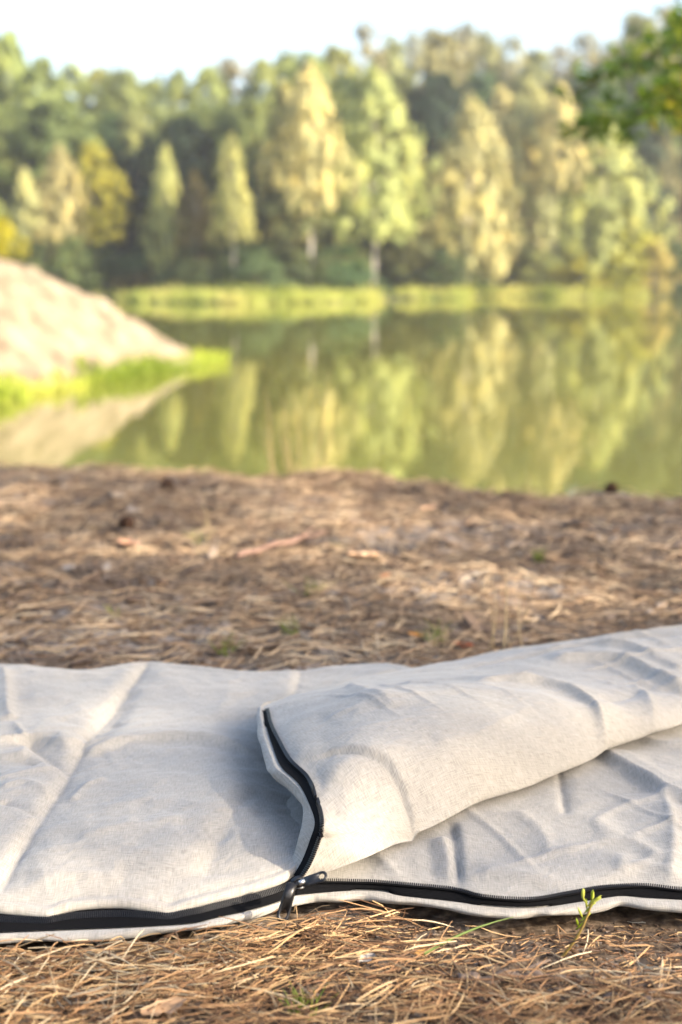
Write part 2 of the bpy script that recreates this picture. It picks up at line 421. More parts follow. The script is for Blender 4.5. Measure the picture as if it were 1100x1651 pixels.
# --- lower half of the bag: its lining, its hem, its back edge
HEM_LO = [(-500, 1536), (-80, 1528), (0, 1522), (70, 1518), (140, 1520), (220, 1512), (250, 1507), (300, 1501), (345, 1496), (370, 1490), (415, 1480), (445, 1469), (470, 1462), (510, 1455), (550, 1455), (585, 1452), (625, 1457), (670, 1460), (720, 1467), (760, 1476), (830, 1482), (870, 1477), (905, 1476), (945, 1474), (975, 1469), (1000, 1461), (1040, 1467), (1100, 1472), (1200, 1476), (1600, 1480)]
HEM_HI = [(-500, 1515), (-80, 1508), (0, 1505), (100, 1501), (220, 1496), (310, 1490), (345, 1482), (410, 1467), (450, 1455), (473, 1445), (516, 1440), (571, 1436), (620, 1438), (650, 1445), (732, 1454), (793, 1462), (863, 1464), (936, 1454), (998, 1445), (1039, 1448), (1100, 1451), (1200, 1454), (1600, 1457)]
TEETH_LO = [(-500, 1482), (0, 1482), (220, 1476), (400, 1440), (470, 1426), (491, 1426), (527, 1424.5), (600, 1425), (650, 1430), (732, 1438), (781, 1449), (855, 1453), (916, 1444), (977, 1434), (1039, 1432), (1100, 1438), (1200, 1441), (1600, 1444)]
BACK = [(-500, 1056), (-60, 1054), (0, 1058), (50, 1062), (130, 1070), (180, 1067), (240, 1057), (290, 1061), (400, 1070), (470, 1069), (540, 1061), (600, 1057), (640, 1060), (715, 1072), (800, 1073), (1000, 1068), (1300, 1062), (1800, 1050)]
c_lo = interp_curve(HEM_LO, 0.005); c_hi = interp_curve(HEM_HI, 0.011); c_te = interp_curve(TEETH_LO, 0.0150); c_bk = interp_curve(BACK, 0.034)
def at(c, x): return np.stack([x, np.interp(x, c[:, 0], c[:, 1]), np.interp(x, c[:, 0], c[:, 2])], -1)

XL, XR, DX = -0.80, 0.95, 0.0028
bx_ = np.arange(XL, XR, DX)
lo, hi, te, bk = at(c_lo, bx_), at(c_hi, bx_), at(c_te, bx_), at(c_bk, bx_)
pleat = 0.0046 * fbm(bx_ * 48, bx_ * 0 + 2, 3) + 0.0050 * noise(bx_ * 20, bx_ * 0 + 7)
rows = []
rows.append(lo + np.array([0, 0.050, -0.009])); rows.append(lo + np.array([0, 0.022, -0.003])); rows.append(lo + np.array([0, 0.007, -0.001])); rows.append(lo)
for s in (0.15, 0.35, 0.55, 0.75, 0.9):
    p = lo * (1 - s) + hi * s; b = math.sin(s * math.pi)
    p = p + np.stack([0 * bx_, -0.0045 * b + pleat * b, 0.0015 * b + 0 * bx_], -1); rows.append(p)
rows.append(hi); rows.append(hi + np.array([0, 0.003, -0.002]))
rows.append(te + np.array([0, -0.001, -0.003])); 
LIN = [
    ([(728, 1318), (735, 1345), (739, 1380), (741, 1430)], 0.0035, -0.007, 0.003),
    ([(688, 1345), (697, 1375), (700, 1410)], 0.009, -0.003, 0.0),
    ([(712, 1340), (722, 1370), (728, 1425)], 0.010, 0.006, 0.0),
    ([(898, 1232), (905, 1262), (913, 1310)], 0.004, -0.005, -0.001),
    ([(965, 1210), (1000, 1228), (1040, 1250), (1075, 1270), (1130, 1290)], 0.010, 0.010, 0.008),
    ([(1066, 1268), (1078, 1300), (1086, 1345), (1080, 1430)], 0.012, 0.008, -0.003),
    ([(760, 1392), (850, 1397), (940, 1408), (1010, 1402)], 0.012, 0.005, 0.0),
    ([(930, 1440), (985, 1405), (1010, 1360)], 0.012, 0.004, 0.002),
    ([(800, 1445), (880, 1420), (985, 1420)], 0.013, -0.006, 0.0),
    ([(830, 1300), (870, 1330), (890, 1370)], 0.010, 0.004, 0.0),
    ([(1000, 1180), (1060, 1196), (1120, 1200)], 0.008, 0.006, 0.003),
    ([(560, 1410), (640, 1405), (720, 1420)], 0.012, 0.004, 0.0),
]
depth = bk[:, 1] - te[:, 1]
nd = 170
for k in range(1, nd + 1):
    s = k / nd; y = te[:, 1] + depth * s; d = depth * s
    x = bx_
    plateau = 0.029 + 0.006 * fbm(x * 4.2, y * 4.2 + 8, 2)
    z = te[:, 2] + (plateau - te[:, 2]) * (1 - np.exp(-d / 0.05)) 
    env = sstep(0.0, 0.03, d) * sstep(0, 0.05, depth - d)
    cov = sstep(-0.10, -0.03, x)         # flattened under the closed half
    z = z + env * cov * (crease(x, y, LIN, 0.03) + wrinkles(x + 4, y, 0.65))
    z = z * cov + 0.010 * (1 - cov)
    rd = np.clip((depth - d) / 0.025, 0, 1); z = np.where(s > 0.8, z * np.sqrt(1 - (1 - rd) ** 2 * 0.9), z)
    rows.append(np.stack([x, y, z], -1))
rows.append(rows[-1] + np.array([0, 0.004, -0.02])); 
G = np.stack(rows, 1); nu, nv = G.shape[:2]
uvv = np.stack([G[..., 0], np.cumsum(np.concatenate([np.zeros((nu, 1)), np.linalg.norm(np.diff(G, axis=1), axis=2)], 1), 1)], -1)
obj('bottom_panel', mesh('bottom_panel', (G - BAG0).reshape(-1, 3), grid_faces(nu, nv), M_LINEN, uv=uvv.reshape(-1, 2)), bag)

# --- upper half, the part that still lies closed on the left
HEM_TOP = [(-500, 1470, .018), (-150, 1476, .017), (-60, 1466, .018), (0, 1472, .017), (40, 1476, .016), (76, 1480, .0155), (95, 1473, .017), (130, 1466, .018), (185, 1463, .018), (225, 1467, .017), (255, 1472, .015), (273, 1476, .013), (300, 1467, .015), (345, 1455, .017), (400, 1441, .019), (436, 1430, .021), (454, 1423, .022), (468, 1415, .023), (485, 1402, .024), (530, 1375, .02), (600, 1335, .02), (700, 1280, .02), (850, 1215, .02), (1000, 1160, .02)]
BACK_T = [(-500, 1056), (-60, 1053), (0, 1058), (50, 1061), (130, 1069), (180, 1065), (240, 1056), (290, 1060), (400, 1070), (470, 1068), (540, 1060), (600, 1056), (640, 1059), (715, 1071), (800, 1072), (1000, 1070)]
c_ht = interp_curve(HEM_TOP, 0.03); c_bt = interp_curve(BACK_T, 0.046)
TOP = [
    ([(246, 1058), (225, 1090), (190, 1132), (160, 1165), (128, 1213), (100, 1262), (50, 1335), (0, 1402), (-40, 1450)], 0.009, -0.009, -0.004),
    ([(215, 1110), (185, 1150), (150, 1195)], 0.018, -0.005, 0.0),
    ([(-40, 1190), (0, 1200), (60, 1192), (128, 1212)], 0.008, 0.007, 0.004),
    ([(128, 1212), (170, 1200), (210, 1191), (260, 1187), (330, 1190), (440, 1206)], 0.009, 0.008, 0.006),
    ([(35, 1193), (70, 1215), (112, 1243)], 0.008, -0.008, -0.002),
    ([(-30, 1222), (20, 1222), (70, 1230)], 0.006, -0.006, 0.003),
    ([(2, 1080), (10, 1105), (12, 1150), (22, 1165)], 0.008, 0.008, -0.002),
    ([(492, 1062), (485, 1085), (472, 1125)], 0.008, -0.006, -0.004),
    ([(90, 1165), (150, 1172), (200, 1160)], 0.01, -0.003, 0.0),
    ([(112, 1285), (140, 1262), (170, 1250)], 0.006, 0.004, 0.0),
    ([(330, 1390), (350, 1352), (385, 1300), (425, 1250)], 0.016, -0.005, 0.004),
    ([(150, 1300), (260, 1290), (350, 1305), (420, 1295)], 0.012, 0.003, 0.0),
    ([(205, 1322), (300, 1330), (370, 1345)], 0.010, -0.003, 0.0),
    ([(120, 1345), (200, 1330), (300, 1322)], 0.012, 0.003, 0.0),
    ([(0, 1430), (40, 1405), (120, 1390), (200, 1392)], 0.016, 0.004, 0.0),
    ([(76, 1480), (82, 1455), (92, 1425)], 0.012, -0.004, 0.0),
    ([(273, 1476), (280, 1450), (310, 1425)], 0.014, -0.004, 0.0),
    ([(0, 1270), (40, 1262), (90, 1280)], 0.007, 0.004, 0.0),
    ([(0, 1290), (30, 1297), (60, 1310)], 0.006, -0.004, 0.0),
]
tx = np.arange(XL, 0.20, 0.0026)
ht, bt = at(c_ht, tx), at(c_bt, tx)
tp = 0.0022 * fbm(tx * 50, tx * 0 + 5, 3) + 0.0026 * noise(tx * 17, tx * 0 + 3)
rows = [ht + np.array([0, 0.022, -0.005]), ht + np.array([0, 0.008, -0.004]), ht + np.array([0, 0.002, -0.002]), ht]
rows.append(ht + np.stack([0 * tx, 0.0004 + tp * .4, 0.0026 + 0 * tx], -1))
rows.append(ht + np.stack([0 * tx, 0.0028 + tp * .4, 0.0048 + 0 * tx], -1))
rows.append(ht + np.stack([0 * tx, 0.0065 + tp * .4, 0.0056 + 0 * tx], -1))
rows.append(ht + np.stack([0 * tx, 0.0095 + tp * .4, 0.0048 + 0 * tx], -1))
st_ = rows[-1]
dT = bt[:, 1] - st_[:, 1]; nd = 210
for k in range(1, nd + 1):
    s = k / nd; d = dT * s; y = st_[:, 1] + d; x = tx
    plateau = 0.044 + 0.006 * fbm(x * 3.3 + 2, y * 3.3, 2)
    pocket = sstep(-0.10, -0.02, x + 0.25 * (y - 1.2)) * sstep(1.5, 1.25, y)
    plateau = plateau - 0.022 * pocket
    z = st_[:, 2] + (plateau - st_[:, 2]) * (1 - np.exp(-d / 0.045))
    env = sstep(0.0, 0.025, d) * sstep(0, 0.04, dT - d)
    z = z + env * (crease(x, y, TOP, 0.042) + wrinkles(x, y, 0.9))
    rd = np.clip((dT - d) / 0.03, 0, 1)
    z = np.where(s > 0.8, 0.02 + (z - 0.02) * np.sqrt(np.maximum(1 - (1 - rd) ** 2, 0)), z)
    rows.append(np.stack([x, y + 0.004 * noise(x * 20, x * 0 + 1) * (s > 0.97), z], -1))
rows.append(rows[-1] + np.array([0, -0.004, -0.015])); rows.append(rows[-1] + np.array([0, -0.02, -0.002]))
G = np.stack(rows, 1); nu, nv = G.shape[:2]
uvv = np.stack([G[..., 0] + 3.1, np.cumsum(np.concatenate([np.zeros((nu, 1)), np.linalg.norm(np.diff(G, axis=1), axis=2)], 1), 1)], -1)
obj('top_panel', mesh('top_panel', (G - BAG0).reshape(-1, 3), grid_faces(nu, nv), M_LINEN, uv=uvv.reshape(-1, 2)), bag)

# --- the corner folded back
#        hem left (px,py,z)   tape left         teeth             fold (px,py,z)   puff
ST = [
    ((452, 1412, .020), (473, 1412, .023), (486, 1416, .024), (500, 1416, .022), 0.000),
    ((473, 1382, .030), (488, 1386, .034), (501, 1392, .036), (556, 1396, .030), 0.002),
    ((483, 1350, .046), (500, 1354, .050), (515, 1356, .053), (600, 1379, .034), 0.003),
    ((488, 1316, .058), (508, 1326, .063), (521, 1331, .066), (652, 1353, .032), 0.003),
    ((484, 1292, .064), (499, 1298, .069), (514, 1297, .072), (706, 1327, .036), 0.008),
    ((459, 1262, .068), (480, 1265, .073), (497, 1258, .076), (770, 1293, .038), 0.034),
    ((431, 1238, .071), (452, 1238, .076), (468, 1229, .078), (845, 1266, .040), 0.040),
    ((419, 1196, .072), (438, 1203, .076), (450, 1198, .078), (920, 1236, .041), 0.043),
    ((415, 1165, .071), (427, 1167, .074), (438, 1173, .076), (985, 1206, .042), 0.043),
    ((415, 1147, .069), (424, 1150, .071), (433, 1156, .072), (1035, 1188, .043), 0.041),
    ((420, 1139, .064), (426, 1138, .066), (434, 1139, .068), (1075, 1174, .044), 0.034),
    ((462, 1127, .052), (463, 1125, .055), (468, 1122, .058), (1120, 1158, .045), 0.030),
    ((530, 1110, .052), (532, 1108, .055), (536, 1106, .058), (1165, 1140, .046), 0.024),
    ((610, 1090, .052), (612, 1088, .055), (615, 1086, .058), (1220, 1120, .047), 0.022),
    ((720, 1070, .055), (722, 1069, .058), (726, 1068, .060), (1290, 1094, .048), 0.022),
    ((810, 1051, .062), (812, 1050, .064), (815, 1049, .065), (1380, 1062, .060), 0.018),
    ((920, 1035, .070), (922, 1034, .071), (926, 1034, .072), (1480, 1030, .060), 0.020),
    ((1010, 1029, .075), (1012, 1028, .076), (1015, 1028, .077), (1580, 1000, .060), 0.022),
    ((1110, 1026, .078), (1112, 1025, .079), (1116, 1025, .080), (1700, 975, .060), 0.024),
    ((1300, 1018, .080), (1302, 1017, .081), (1306, 1017, .082), (1900, 940, .060), 0.024),
]
ctrl = []
for k, (h_, t_, e_, f_, puff) in enumerate(ST):
    hL, tL, tE, fB = P(*h_), P(*t_), P(*e_), P(*f_)
    wk = min(1.0, 0.12 + 0.3 * k)
    back = sstep(9.5, 11.5, float(k))
    und = np.array([0.008, 0.005 - 0.012 * back, -0.011]) * wk
    row = [hL + wk * np.array([0.10, 0.03 - 0.07 * back, -0.024]), hL + wk * np.array([0.035, 0.012 - 0.05 * back, -0.018]), hL + und, hL + und * 0.35 + wk * np.array([-0.0015, 0, 0]) * (1 - back), hL,
           0.5 * (hL + tL) + np.array([0, 0, 0.0022]) * wk, tL, tE]
    for s, sh in ((0.12, 0.42), (0.28, 0.8), (0.48, 1.0), (0.68, 0.98), (0.85, 0.80), (0.955, 0.46)):
        row.append(tE * (1 - s) + fB * s + np.array([0, 0, puff * sh]))
    row.append(fB)
    row.append(fB + wk * np.array([-0.005, 0.013, -0.0045])); q = fB + wk * np.array([-0.016, 0.034, 0]); q[2] = min(q[2] - 0.006 * wk, 0.030); row.append(q); row.append(np.array([fB[0] * .6 + hL[0] * .4, fB[1] * .6 + hL[1] * .4 + 0.02 * wk, 0.016]))
    ctrl.append(row)
ctrl = np.array(ctrl); KS, RS = ctrl.shape[:2]
NU, NV = 420, 260
FU = np.linspace(0, KS - 1, NU)
# more rows where the hem and the tape are
FV = np.concatenate([np.linspace(0, 2, 10)[:-1], np.linspace(2, 7, 46)[:-1], np.linspace(7, RS - 4, 180)[:-1], np.linspace(RS - 4, RS - 1, 24)])
NV = len(FV)
A = crom(ctrl, FU)                                   # NU, RS, 3
FL = np.swapaxes(crom(np.swapaxes(A, 0, 1), FV), 0, 1)   # NU, NV, 3
FLAP = [
    ([(470, 1246), (508, 1250), (545, 1250), (590, 1256), (630, 1262), (668, 1280), (692, 1303), (708, 1330), (716, 1362)], 0.0035, -0.005, 0.004),
    ([(760, 1127), (820, 1118), (880, 1118), (935, 1132), (975, 1158), (992, 1195)], 0.009, 0.008, 0.007),
    ([(880, 1070), (950, 1066), (1010, 1070), (1060, 1088), (1120, 1110)], 0.010, 0.009, 0.006),
    ([(950, 1046), (1010, 1052), (1060, 1070), (1110, 1085)], 0.009, 0.008, 0.003),
    ([(725, 1084), (810, 1066), (915, 1049), (1010, 1041), (1110, 1040)], 0.006, -0.005, 0.0),
    ([(560, 1120), (590, 1160), (640, 1200)], 0.014, 0.006, 0.0),
    ([(640, 1130), (720, 1140), (800, 1130), (870, 1110)], 0.016, 0.005, 0.0),
    ([(520, 1200), (600, 1190), (690, 1170)], 0.014, 0.004, 0.0),
    ([(1020, 1100), (1050, 1125), (1060, 1160)], 0.010, 0.007, 0.0),
    ([(530, 1385), (590, 1345), (640, 1310)], 0.014, -0.004, 0.0),
    ([(720, 1290), (800, 1250), (880, 1200)], 0.018, -0.004, 0.0),
    ([(700, 1235), (780, 1210), (860, 1165)], 0.016, 0.004, 0.0),
    ([(940, 1150), (1000, 1130), (1060, 1095)], 0.012, -0.005, 0.0),
]
FL0 = FL.copy()
fx, fy = FL[..., 0], FL[..., 1]
vv = FV[None, :] * np.ones((NU, 1)); uu = FU[:, None] * np.ones((1, NV))
env = sstep(7.2, 9.0, vv) * sstep(RS - 3.2, RS - 4.6, vv) * sstep(0.3, 2.5, uu)
cz = crease(fx, fy, FLAP, 0.07) + wrinkles(fx + 2, fy + 1, 0.7)
FL[..., 2] += env * cz
hemmask = sstep(2.5, 4.0, vv) * sstep(6.2, 5.2, vv) * sstep(0.5, 1.5, uu)
al = np.cumsum(np.concatenate([[0], np.linalg.norm(np.diff(FL[:, 60], axis=0), axis=1)]))[:, None] * np.ones((1, NV))
FL[..., 2] += hemmask * 0.0018 * noise(al * 45, vv * 0.6) ; FL[..., 0] += hemmask * 0.0022 * noise(al * 38 + 5, vv * 0.3)
# the pinch of cloth where the hem meets the flap lining
pin = sstep(7.0, 7.6, vv) * sstep(9.2, 8.0, vv) * sstep(1, 2, uu)
FL[..., 2] += pin * (0.0045 * noise(al * 34, vv * 0.7 + 3))
ac = np.cumsum(np.concatenate([np.zeros((NU, 1)), np.linalg.norm(np.diff(FL, axis=1), axis=2)], 1), 1)
ang = R(20)
FLs = FL0
arc = np.cumsum(np.concatenate([np.zeros((NU, 1)), np.hypot(np.diff(FLs[..., 1], axis=1), np.diff(FLs[..., 2], axis=1))], 1), 1)
im = int(np.argmin(np.abs(FV - 10.0)))
xr_, yr_ = FLs[..., 0], FLs[:, im:im + 1, 1] - (arc - arc[:, im:im + 1])
uvF = np.stack([xr_ * math.cos(ang) + yr_ * math.sin(ang) + 7, -xr_ * math.sin(ang) + yr_ * math.cos(ang)], -1)
obj('folded_corner', mesh('folded_corner', (FL - BAG0).reshape(-1, 3), grid_faces(NU, NV), M_LINEN, uv=uvF.reshape(-1, 2)), bag)

# --- zip
def ribbon(rows, lift):
    G = np.stack(rows, 1); 
    du = np.gradient(G, axis=0); dv = np.gradient(G, axis=1); nn = np.cross(du, dv); nn /= np.linalg.norm(nn, axis=2)[..., None] + 1e-12
    nn = np.where(nn[..., 2:3] < 0, -nn, nn)
    return G + nn * lift, nn
def teeth_along(line, nrm, side, pitch=0.00170, size=(0.00050, 0.0016, 0.0010)):
    L = resample(line, pitch); 
    idx = np.linspace(0, len(line) - 1, len(L)); 
    nr = np.stack([np.interp(idx, np.arange(len(nrm)), nrm[:, k]) for k in range(3)], 1)
    t = np.gradient(L, axis=0); t /= np.linalg.norm(t, axis=1)[:, None]
    parts = []
    for p, tt, n_ in zip(L, t, nr):
        n_ = n_ - tt * (n_ @ tt); n_ /= np.linalg.norm(n_) + 1e-9
        s = np.cross(n_, tt) * side
        parts.append(box(p + s * 0.0008 + n_ * 0.0008, tt * size[0], s * size[1], n_ * size[2]))
    return parts
tape_parts = []
# right half, lying open on the lower half
x0 = P(488, 1425, 0.02)[0]
k = bx_ > x0 - 0.006
hiR, teR = hi[k], te[k]
G, nn = ribbon([hiR + np.array([0, 0.0015, -0.0005]), hiR * .7 + teR * .3, hiR * .35 + teR * .65, teR], 0.0016)
Vt = np.concatenate([G, G[:, -1:] - np.array([0, -0.0005, 0.0025])], 1)
o_z = obj('zip_tape', mesh('zip_tape', (Vt - BAG0).reshape(-1, 3), grid_faces(*Vt.shape[:2]), M_TAPE), bag)
tl = G[:, -1]; V, F, _ = cat(teeth_along(tl, nn[:, -1], 1)); 
obj('zip_teeth', mesh('zip_teeth', V - BAG0, F, M_TEETH, smooth=False), o_z, kind='stuff')
# a thick cord behind the teeth, as a coil zip has
V, F = tube(resample(tl, 0.004) + np.array([0, -0.0016, 0.0006]), 0.0010, 6); obj('zip_cord', mesh('zip_cord', V - BAG0, F, M_TAPE), o_z)
# closed half
xs = np.arange(XL, P(478, 1425, .03)[0], 0.003)
a_, b_ = at(c_hi, xs) + np.array([0, 0.002, 0]), at(c_ht, xs) + np.array([0, 0.004, -0.0005])
rr = []
for s in (0, .25, .42, .58, .75, 1):
    rr.append(a_ * (1 - s) + b_ * s + np.array([0, 0.004 * math.sin(math.pi * s), 0]))
G = np.stack(rr, 1)
o_z2 = obj('zip_tape', mesh('zip_tape_closed', (G - BAG0).reshape(-1, 3), grid_faces(*G.shape[:2]), M_TAPE), bag)
mid = a_ * .5 + b_ * .5 + np.array([0, 0.003, 0]); nr = np.tile(np.array([0, -0.8, 0.6]), (len(mid), 1))
V, F, _ = cat(teeth_along(mid, nr, 1, 0.0015, (0.00045, 0.0026, 0.0009))); obj('zip_teeth', mesh('zip_teeth_closed', V - BAG0, F, M_TEETH, smooth=False), o_z2, kind='stuff')
# tape up the folded corner
iu = FU < 9.6
def vcol(v): return FL[:, np.argmin(np.abs(FV - v))][iu]
c0, c1, c2, c3 = vcol(6.15), vcol(6.4), vcol(6.7), vcol(6.95)
G, nn = ribbon([c0, c1, c2, c3], 0.0010)
end = np.stack([G[:, 0], G[:, 1], G[:, 2], G[:, 3]], 1)
o_z3 = obj('zip_tape', mesh('zip_tape_folded', (G - BAG0).reshape(-1, 3), grid_faces(*G.shape[:2]), M_TAPE), bag)
V, F, _ = cat(teeth_along(G[:, 3], nn[:, 3], -1)); obj('zip_teeth', mesh('zip_teeth_folded', V - BAG0, F, M_TEETH, smooth=False), o_z3, kind='stuff')
V, F = tube(resample(G[:, 3] * .75 + G[:, 2] * .25, 0.004) + np.array([0, 0, 0.0007]), 0.0010, 6); obj('zip_cord', mesh('zip_cord_folded', V - BAG0, F, M_TAPE), o_z3)

# slider and its two pull tabs
def outline_plate(outer, inner, origin, ex, ey, ez, th):
    """plate with a hole: outer and inner have the same count of 2D points"""
    n = len(outer); o3 = origin + outer[:, :1] * ex + outer[:, 1:] * ey; i3 = origin + inner[:, :1] * ex + inner[:, 1:] * ey
    V = np.concatenate([o3 + ez * th, i3 + ez * th, o3 - ez * th, i3 - ez * th]); j = np.arange(n); j2 = (j + 1) % n
    F = np.concatenate([np.stack([j, j2, n + j2, n + j], 1), np.stack([2 * n + j2, 2 * n + j, 3 * n + j, 3 * n + j2], 1),
                        np.stack([j2, j, 2 * n + j, 2 * n + j2], 1), np.stack([n + j, n + j2, 3 * n + j2, 3 * n + j], 1)])
    return V, F
def pull_tab(name, p_top, p_bot, w_top, w_bot, nrm, parent):
    ey = p_bot - p_top; L = np.linalg.norm(ey); ey = ey / L
    ez = nrm - ey * (nrm @ ey); ez /= np.linalg.norm(ez); ex = np.cross(ey, ez)
    n = 48; th = np.arange(n) / n * 2 * math.pi
    # rounded long outline: 0 top .. L bottom
    def outl(th):
        yy = 0.5 * L - 0.5 * L * np.cos(th); sx = np.sign(np.sin(th))
        wd = w_top + (w_bot - w_top) * yy / L
        r = np.minimum(1, np.minimum(yy / (wd * 0.5), (L - yy) / (wd * 0.95))); return np.stack([sx * wd * np.sqrt(np.maximum(1 - (1 - r) ** 2, 0)), yy], 1)
    outer = outl(th)
    cy = L * 0.80; inner = np.stack([w_bot * 0.64 * np.sin(th), cy - L * 0.13 * np.cos(th)], 1)
    V, F = outline_plate(outer, inner, p_top, ex, ey, ez, 0.0008)
    rim = np.concatenate([outer, outer[:1]]) ; rp = p_top + rim[:, :1] * ex + rim[:, 1:] * ey
    V2, F2 = tube(rp, 0.0005, 6, cap=False)
    rim = np.concatenate([inner, inner[:1]]); rp = p_top + rim[:, :1] * ex + rim[:, 1:] * ey
    V3, F3 = tube(rp, 0.0004, 6, cap=False)
    V, F, _ = cat([(V, [F]), (V2, F2), (V3, F3)])
    return obj(name, mesh(name, V - BAG0, F, M_METAL), parent)
sp = P(480, 1424, 0.036)
fwd = P(500, 1420, 0.036) - sp; fwd /= np.linalg.norm(fwd); upn = np.array([0.05, -0.45, 0.9]); upn /= np.linalg.norm(upn); sd = np.cross(upn, fwd)
parts = []
for dz in (0.0022, -0.0022):
    n = 24; th = np.arange(n) / n * 2 * math.pi
    ol = np.stack([0.0062 * np.cos(th) * (1 - 0.12 * np.cos(2 * th)), 0.0046 * np.sin(th) * (1 + 0.25 * np.cos(th))], 1)
    parts.append(outline_plate(ol, ol * 0.05, sp + upn * dz, fwd, sd, upn, 0.0008))
parts.append(box(sp + fwd * 0.003, fwd * 0.0012, sd * 0.0012, upn * 0.002))
V, F, _ = cat([(v, [f]) for v, f in parts])
slider = obj('zip_slider', mesh('zip_slider', V - BAG0, F, M_METAL), bag)
arch = [sp + fwd * a + upn * (0.0022 + 0.0028 * math.sin(math.pi * (a + 0.004) / 0.010)) for a in np.linspace(-0.004, 0.006, 9)]
V, F = tube(arch, 0.0011, 8); obj('slider_bridge', mesh('slider_bridge', V - BAG0, F, M_METAL), slider)
pull_tab('pull_tab', P(471, 1424, 0.040), P(454, 1486, 0.0125), 0.0036, 0.0047, np.array([0.25, -0.8, 0.6]), slider)
pull_tab('pull_tab', P(487, 1423, 0.040), P(527, 1411, 0.047), 0.0036, 0.0046, np.array([0.0, -0.55, 0.85]), slider)
V, F = tube([P(483, 1424, 0.0425), P(491, 1420, 0.0435)], [0.0020, 0.0017], 10); obj('slider_rivet', mesh('slider_rivet', V - BAG0, F, m_simple('worn_steel', (0.45, 0.45, 0.46), 0.3, 0.5, metal=0.9)), slider)

# ------------------------------------------------------------------ litter on the ground
def needles(n, xr, yr, L, rad, seed, keep=None, zlift=0.012, segs=4, hem=None):
    r = np.random.default_rng(seed)
    x = r.uniform(*xr, n * 3); y = r.uniform(*yr, n * 3)
    if keep is not None:
        k = r.random(len(x)) < keep(x, y); x, y = x[k], y[k]
    x, y = x[:n], y[:n]; n = len(x)
    ang = r.uniform(0, 2 * math.pi, n); 
    ang = np.where(r.random(n) < 0.3, r.normal(0.25, 0.55, n) + (r.random(n) < .5) * math.pi, ang)
    ln = r.uniform(L[0], L[1], n); cv = r.normal(0, 0.24, n); tilt = np.abs(r.normal(0, 0.13, n)) * r.choice([-1, 1], n)
    s = np.linspace(-0.5, 0.5, segs + 1)[None, :]
    a = ang[:, None] + cv[:, None] * s * 1.6
    px = x[:, None] + np.cumsum(np.cos(a), 1) / (segs + 1) * ln[:, None]; py = y[:, None] + np.cumsum(np.sin(a), 1) / (segs + 1) * ln[:, None]
    lift = r.random(n)[:, None] ** 1.8 * zlift
    pz = ground_z(px, py) + 0.0012 + lift + np.maximum(tilt[:, None] * s * ln[:, None], -lift)
    # arch of the needle
    pz = pz + (0.25 - s ** 2) * ln[:, None] * np.abs(r.normal(0, 0.06, n))[:, None]
    if hem is not None:
        gz_ = ground_z(px, py); gap = hem(px) - py
        pz = np.where(gap < 0.002, -0.012, gz_ + (pz - gz_) * (0.25 + 0.75 * sstep(0.0, 0.028, gap)))
    Pn = np.stack([px, py, pz], -1); t = np.gradient(Pn, axis=1); t /= np.linalg.norm(t, axis=2)[..., None]
    up = np.array([0, 0, 1.0]); sdv = np.cross(t, up); sdv /= np.linalg.norm(sdv, axis=2)[..., None] + 1e-9; u2 = np.cross(sdv, t)
    rr = (rad * r.uniform(0.7, 1.25, n))[:, None] * np.array([0.75] + [1.0] * (segs - 1) + [0.35])[None, :]
    V = []
    for a0 in (math.pi / 2, math.pi * 7 / 6, math.pi * 11 / 6):
        V.append(Pn + rr[..., None] * (math.cos(a0) * sdv + math.sin(a0) * u2))
    V = np.stack(V, 2).reshape(n, -1, 3); m = (segs + 1) * 3
    f = []
    for i in range(segs):
        for j in range(3):
            f.append([i * 3 + j, i * 3 + (j + 1) % 3, i * 3 + 3 + (j + 1) % 3, i * 3 + 3 + j])
    f = np.array(f)[None] + (np.arange(n) * m)[:, None, None]
    tint = np.clip(r.beta(1.4, 1.4, n) + 0.25 * noise(x * 5, y * 5), 0, 1)
    return V.reshape(-1, 3), f.reshape(-1, 4), np.repeat(tint, m)
front_line = lambda x: np.interp(x, c_lo[:, 0], c_lo[:, 1])
dens_front = lambda x, y: np.clip(0.50 + 1.5 * fbm(x * 6 + 3, y * 8, 2) + 0.40 * sstep(0.15, -0.25, x), 0.06, 1) * (y < front_line(x) + 0.012)
V, F, T = needles(13000, (-0.75, 0.75), (0.78, 1.16), (0.022, 0.066), 0.00053, 11, dens_front, 0.027, hem=front_line)
obj('pine_needles', mesh('pine_needles', V, F, M_NEEDLE, attrs={'tint': np.clip(T + 0.02, 0, 1)}), kind='stuff')
V, F, T = needles(9000, (-0.75, 0.75), (0.78, 1.14), (0.006, 0.022), 0.00055, 13, lambda x, y: (y < front_line(x)) * 1.0, 0.006, 2, hem=front_line)
obj('needle_crumbs', mesh('needle_crumbs', V, F, M_NEEDLE, attrs={'tint': np.clip(T - 0.25, 0, 1)}), kind='stuff')
back_line = lambda x: np.interp(x, c_bk[:, 0], c_bk[:, 1])
dens_back = lambda x, y: np.clip(0.52 + 1.0 * fbm(x * 1.8 + 3, y * 3.0, 3) - 0.45 * np.exp(-((y - 2.85) / .16) ** 2) * sstep(-.05, .25, x), 0.06, 1) * (y > back_line(x) - 0.01) * (y < edge_y(x) + 0.5)
V, F, T = needles(23000, (-1.7, 1.7), (1.6, 4.1), (0.035, 0.10), 0.00110, 12, dens_back, 0.014, 3)
obj('pine_needles', mesh('pine_needles_beyond', V, F, M_OLDNEEDLE, attrs={'tint': np.clip(T - 0.08, 0, 1)}), kind='stuff')

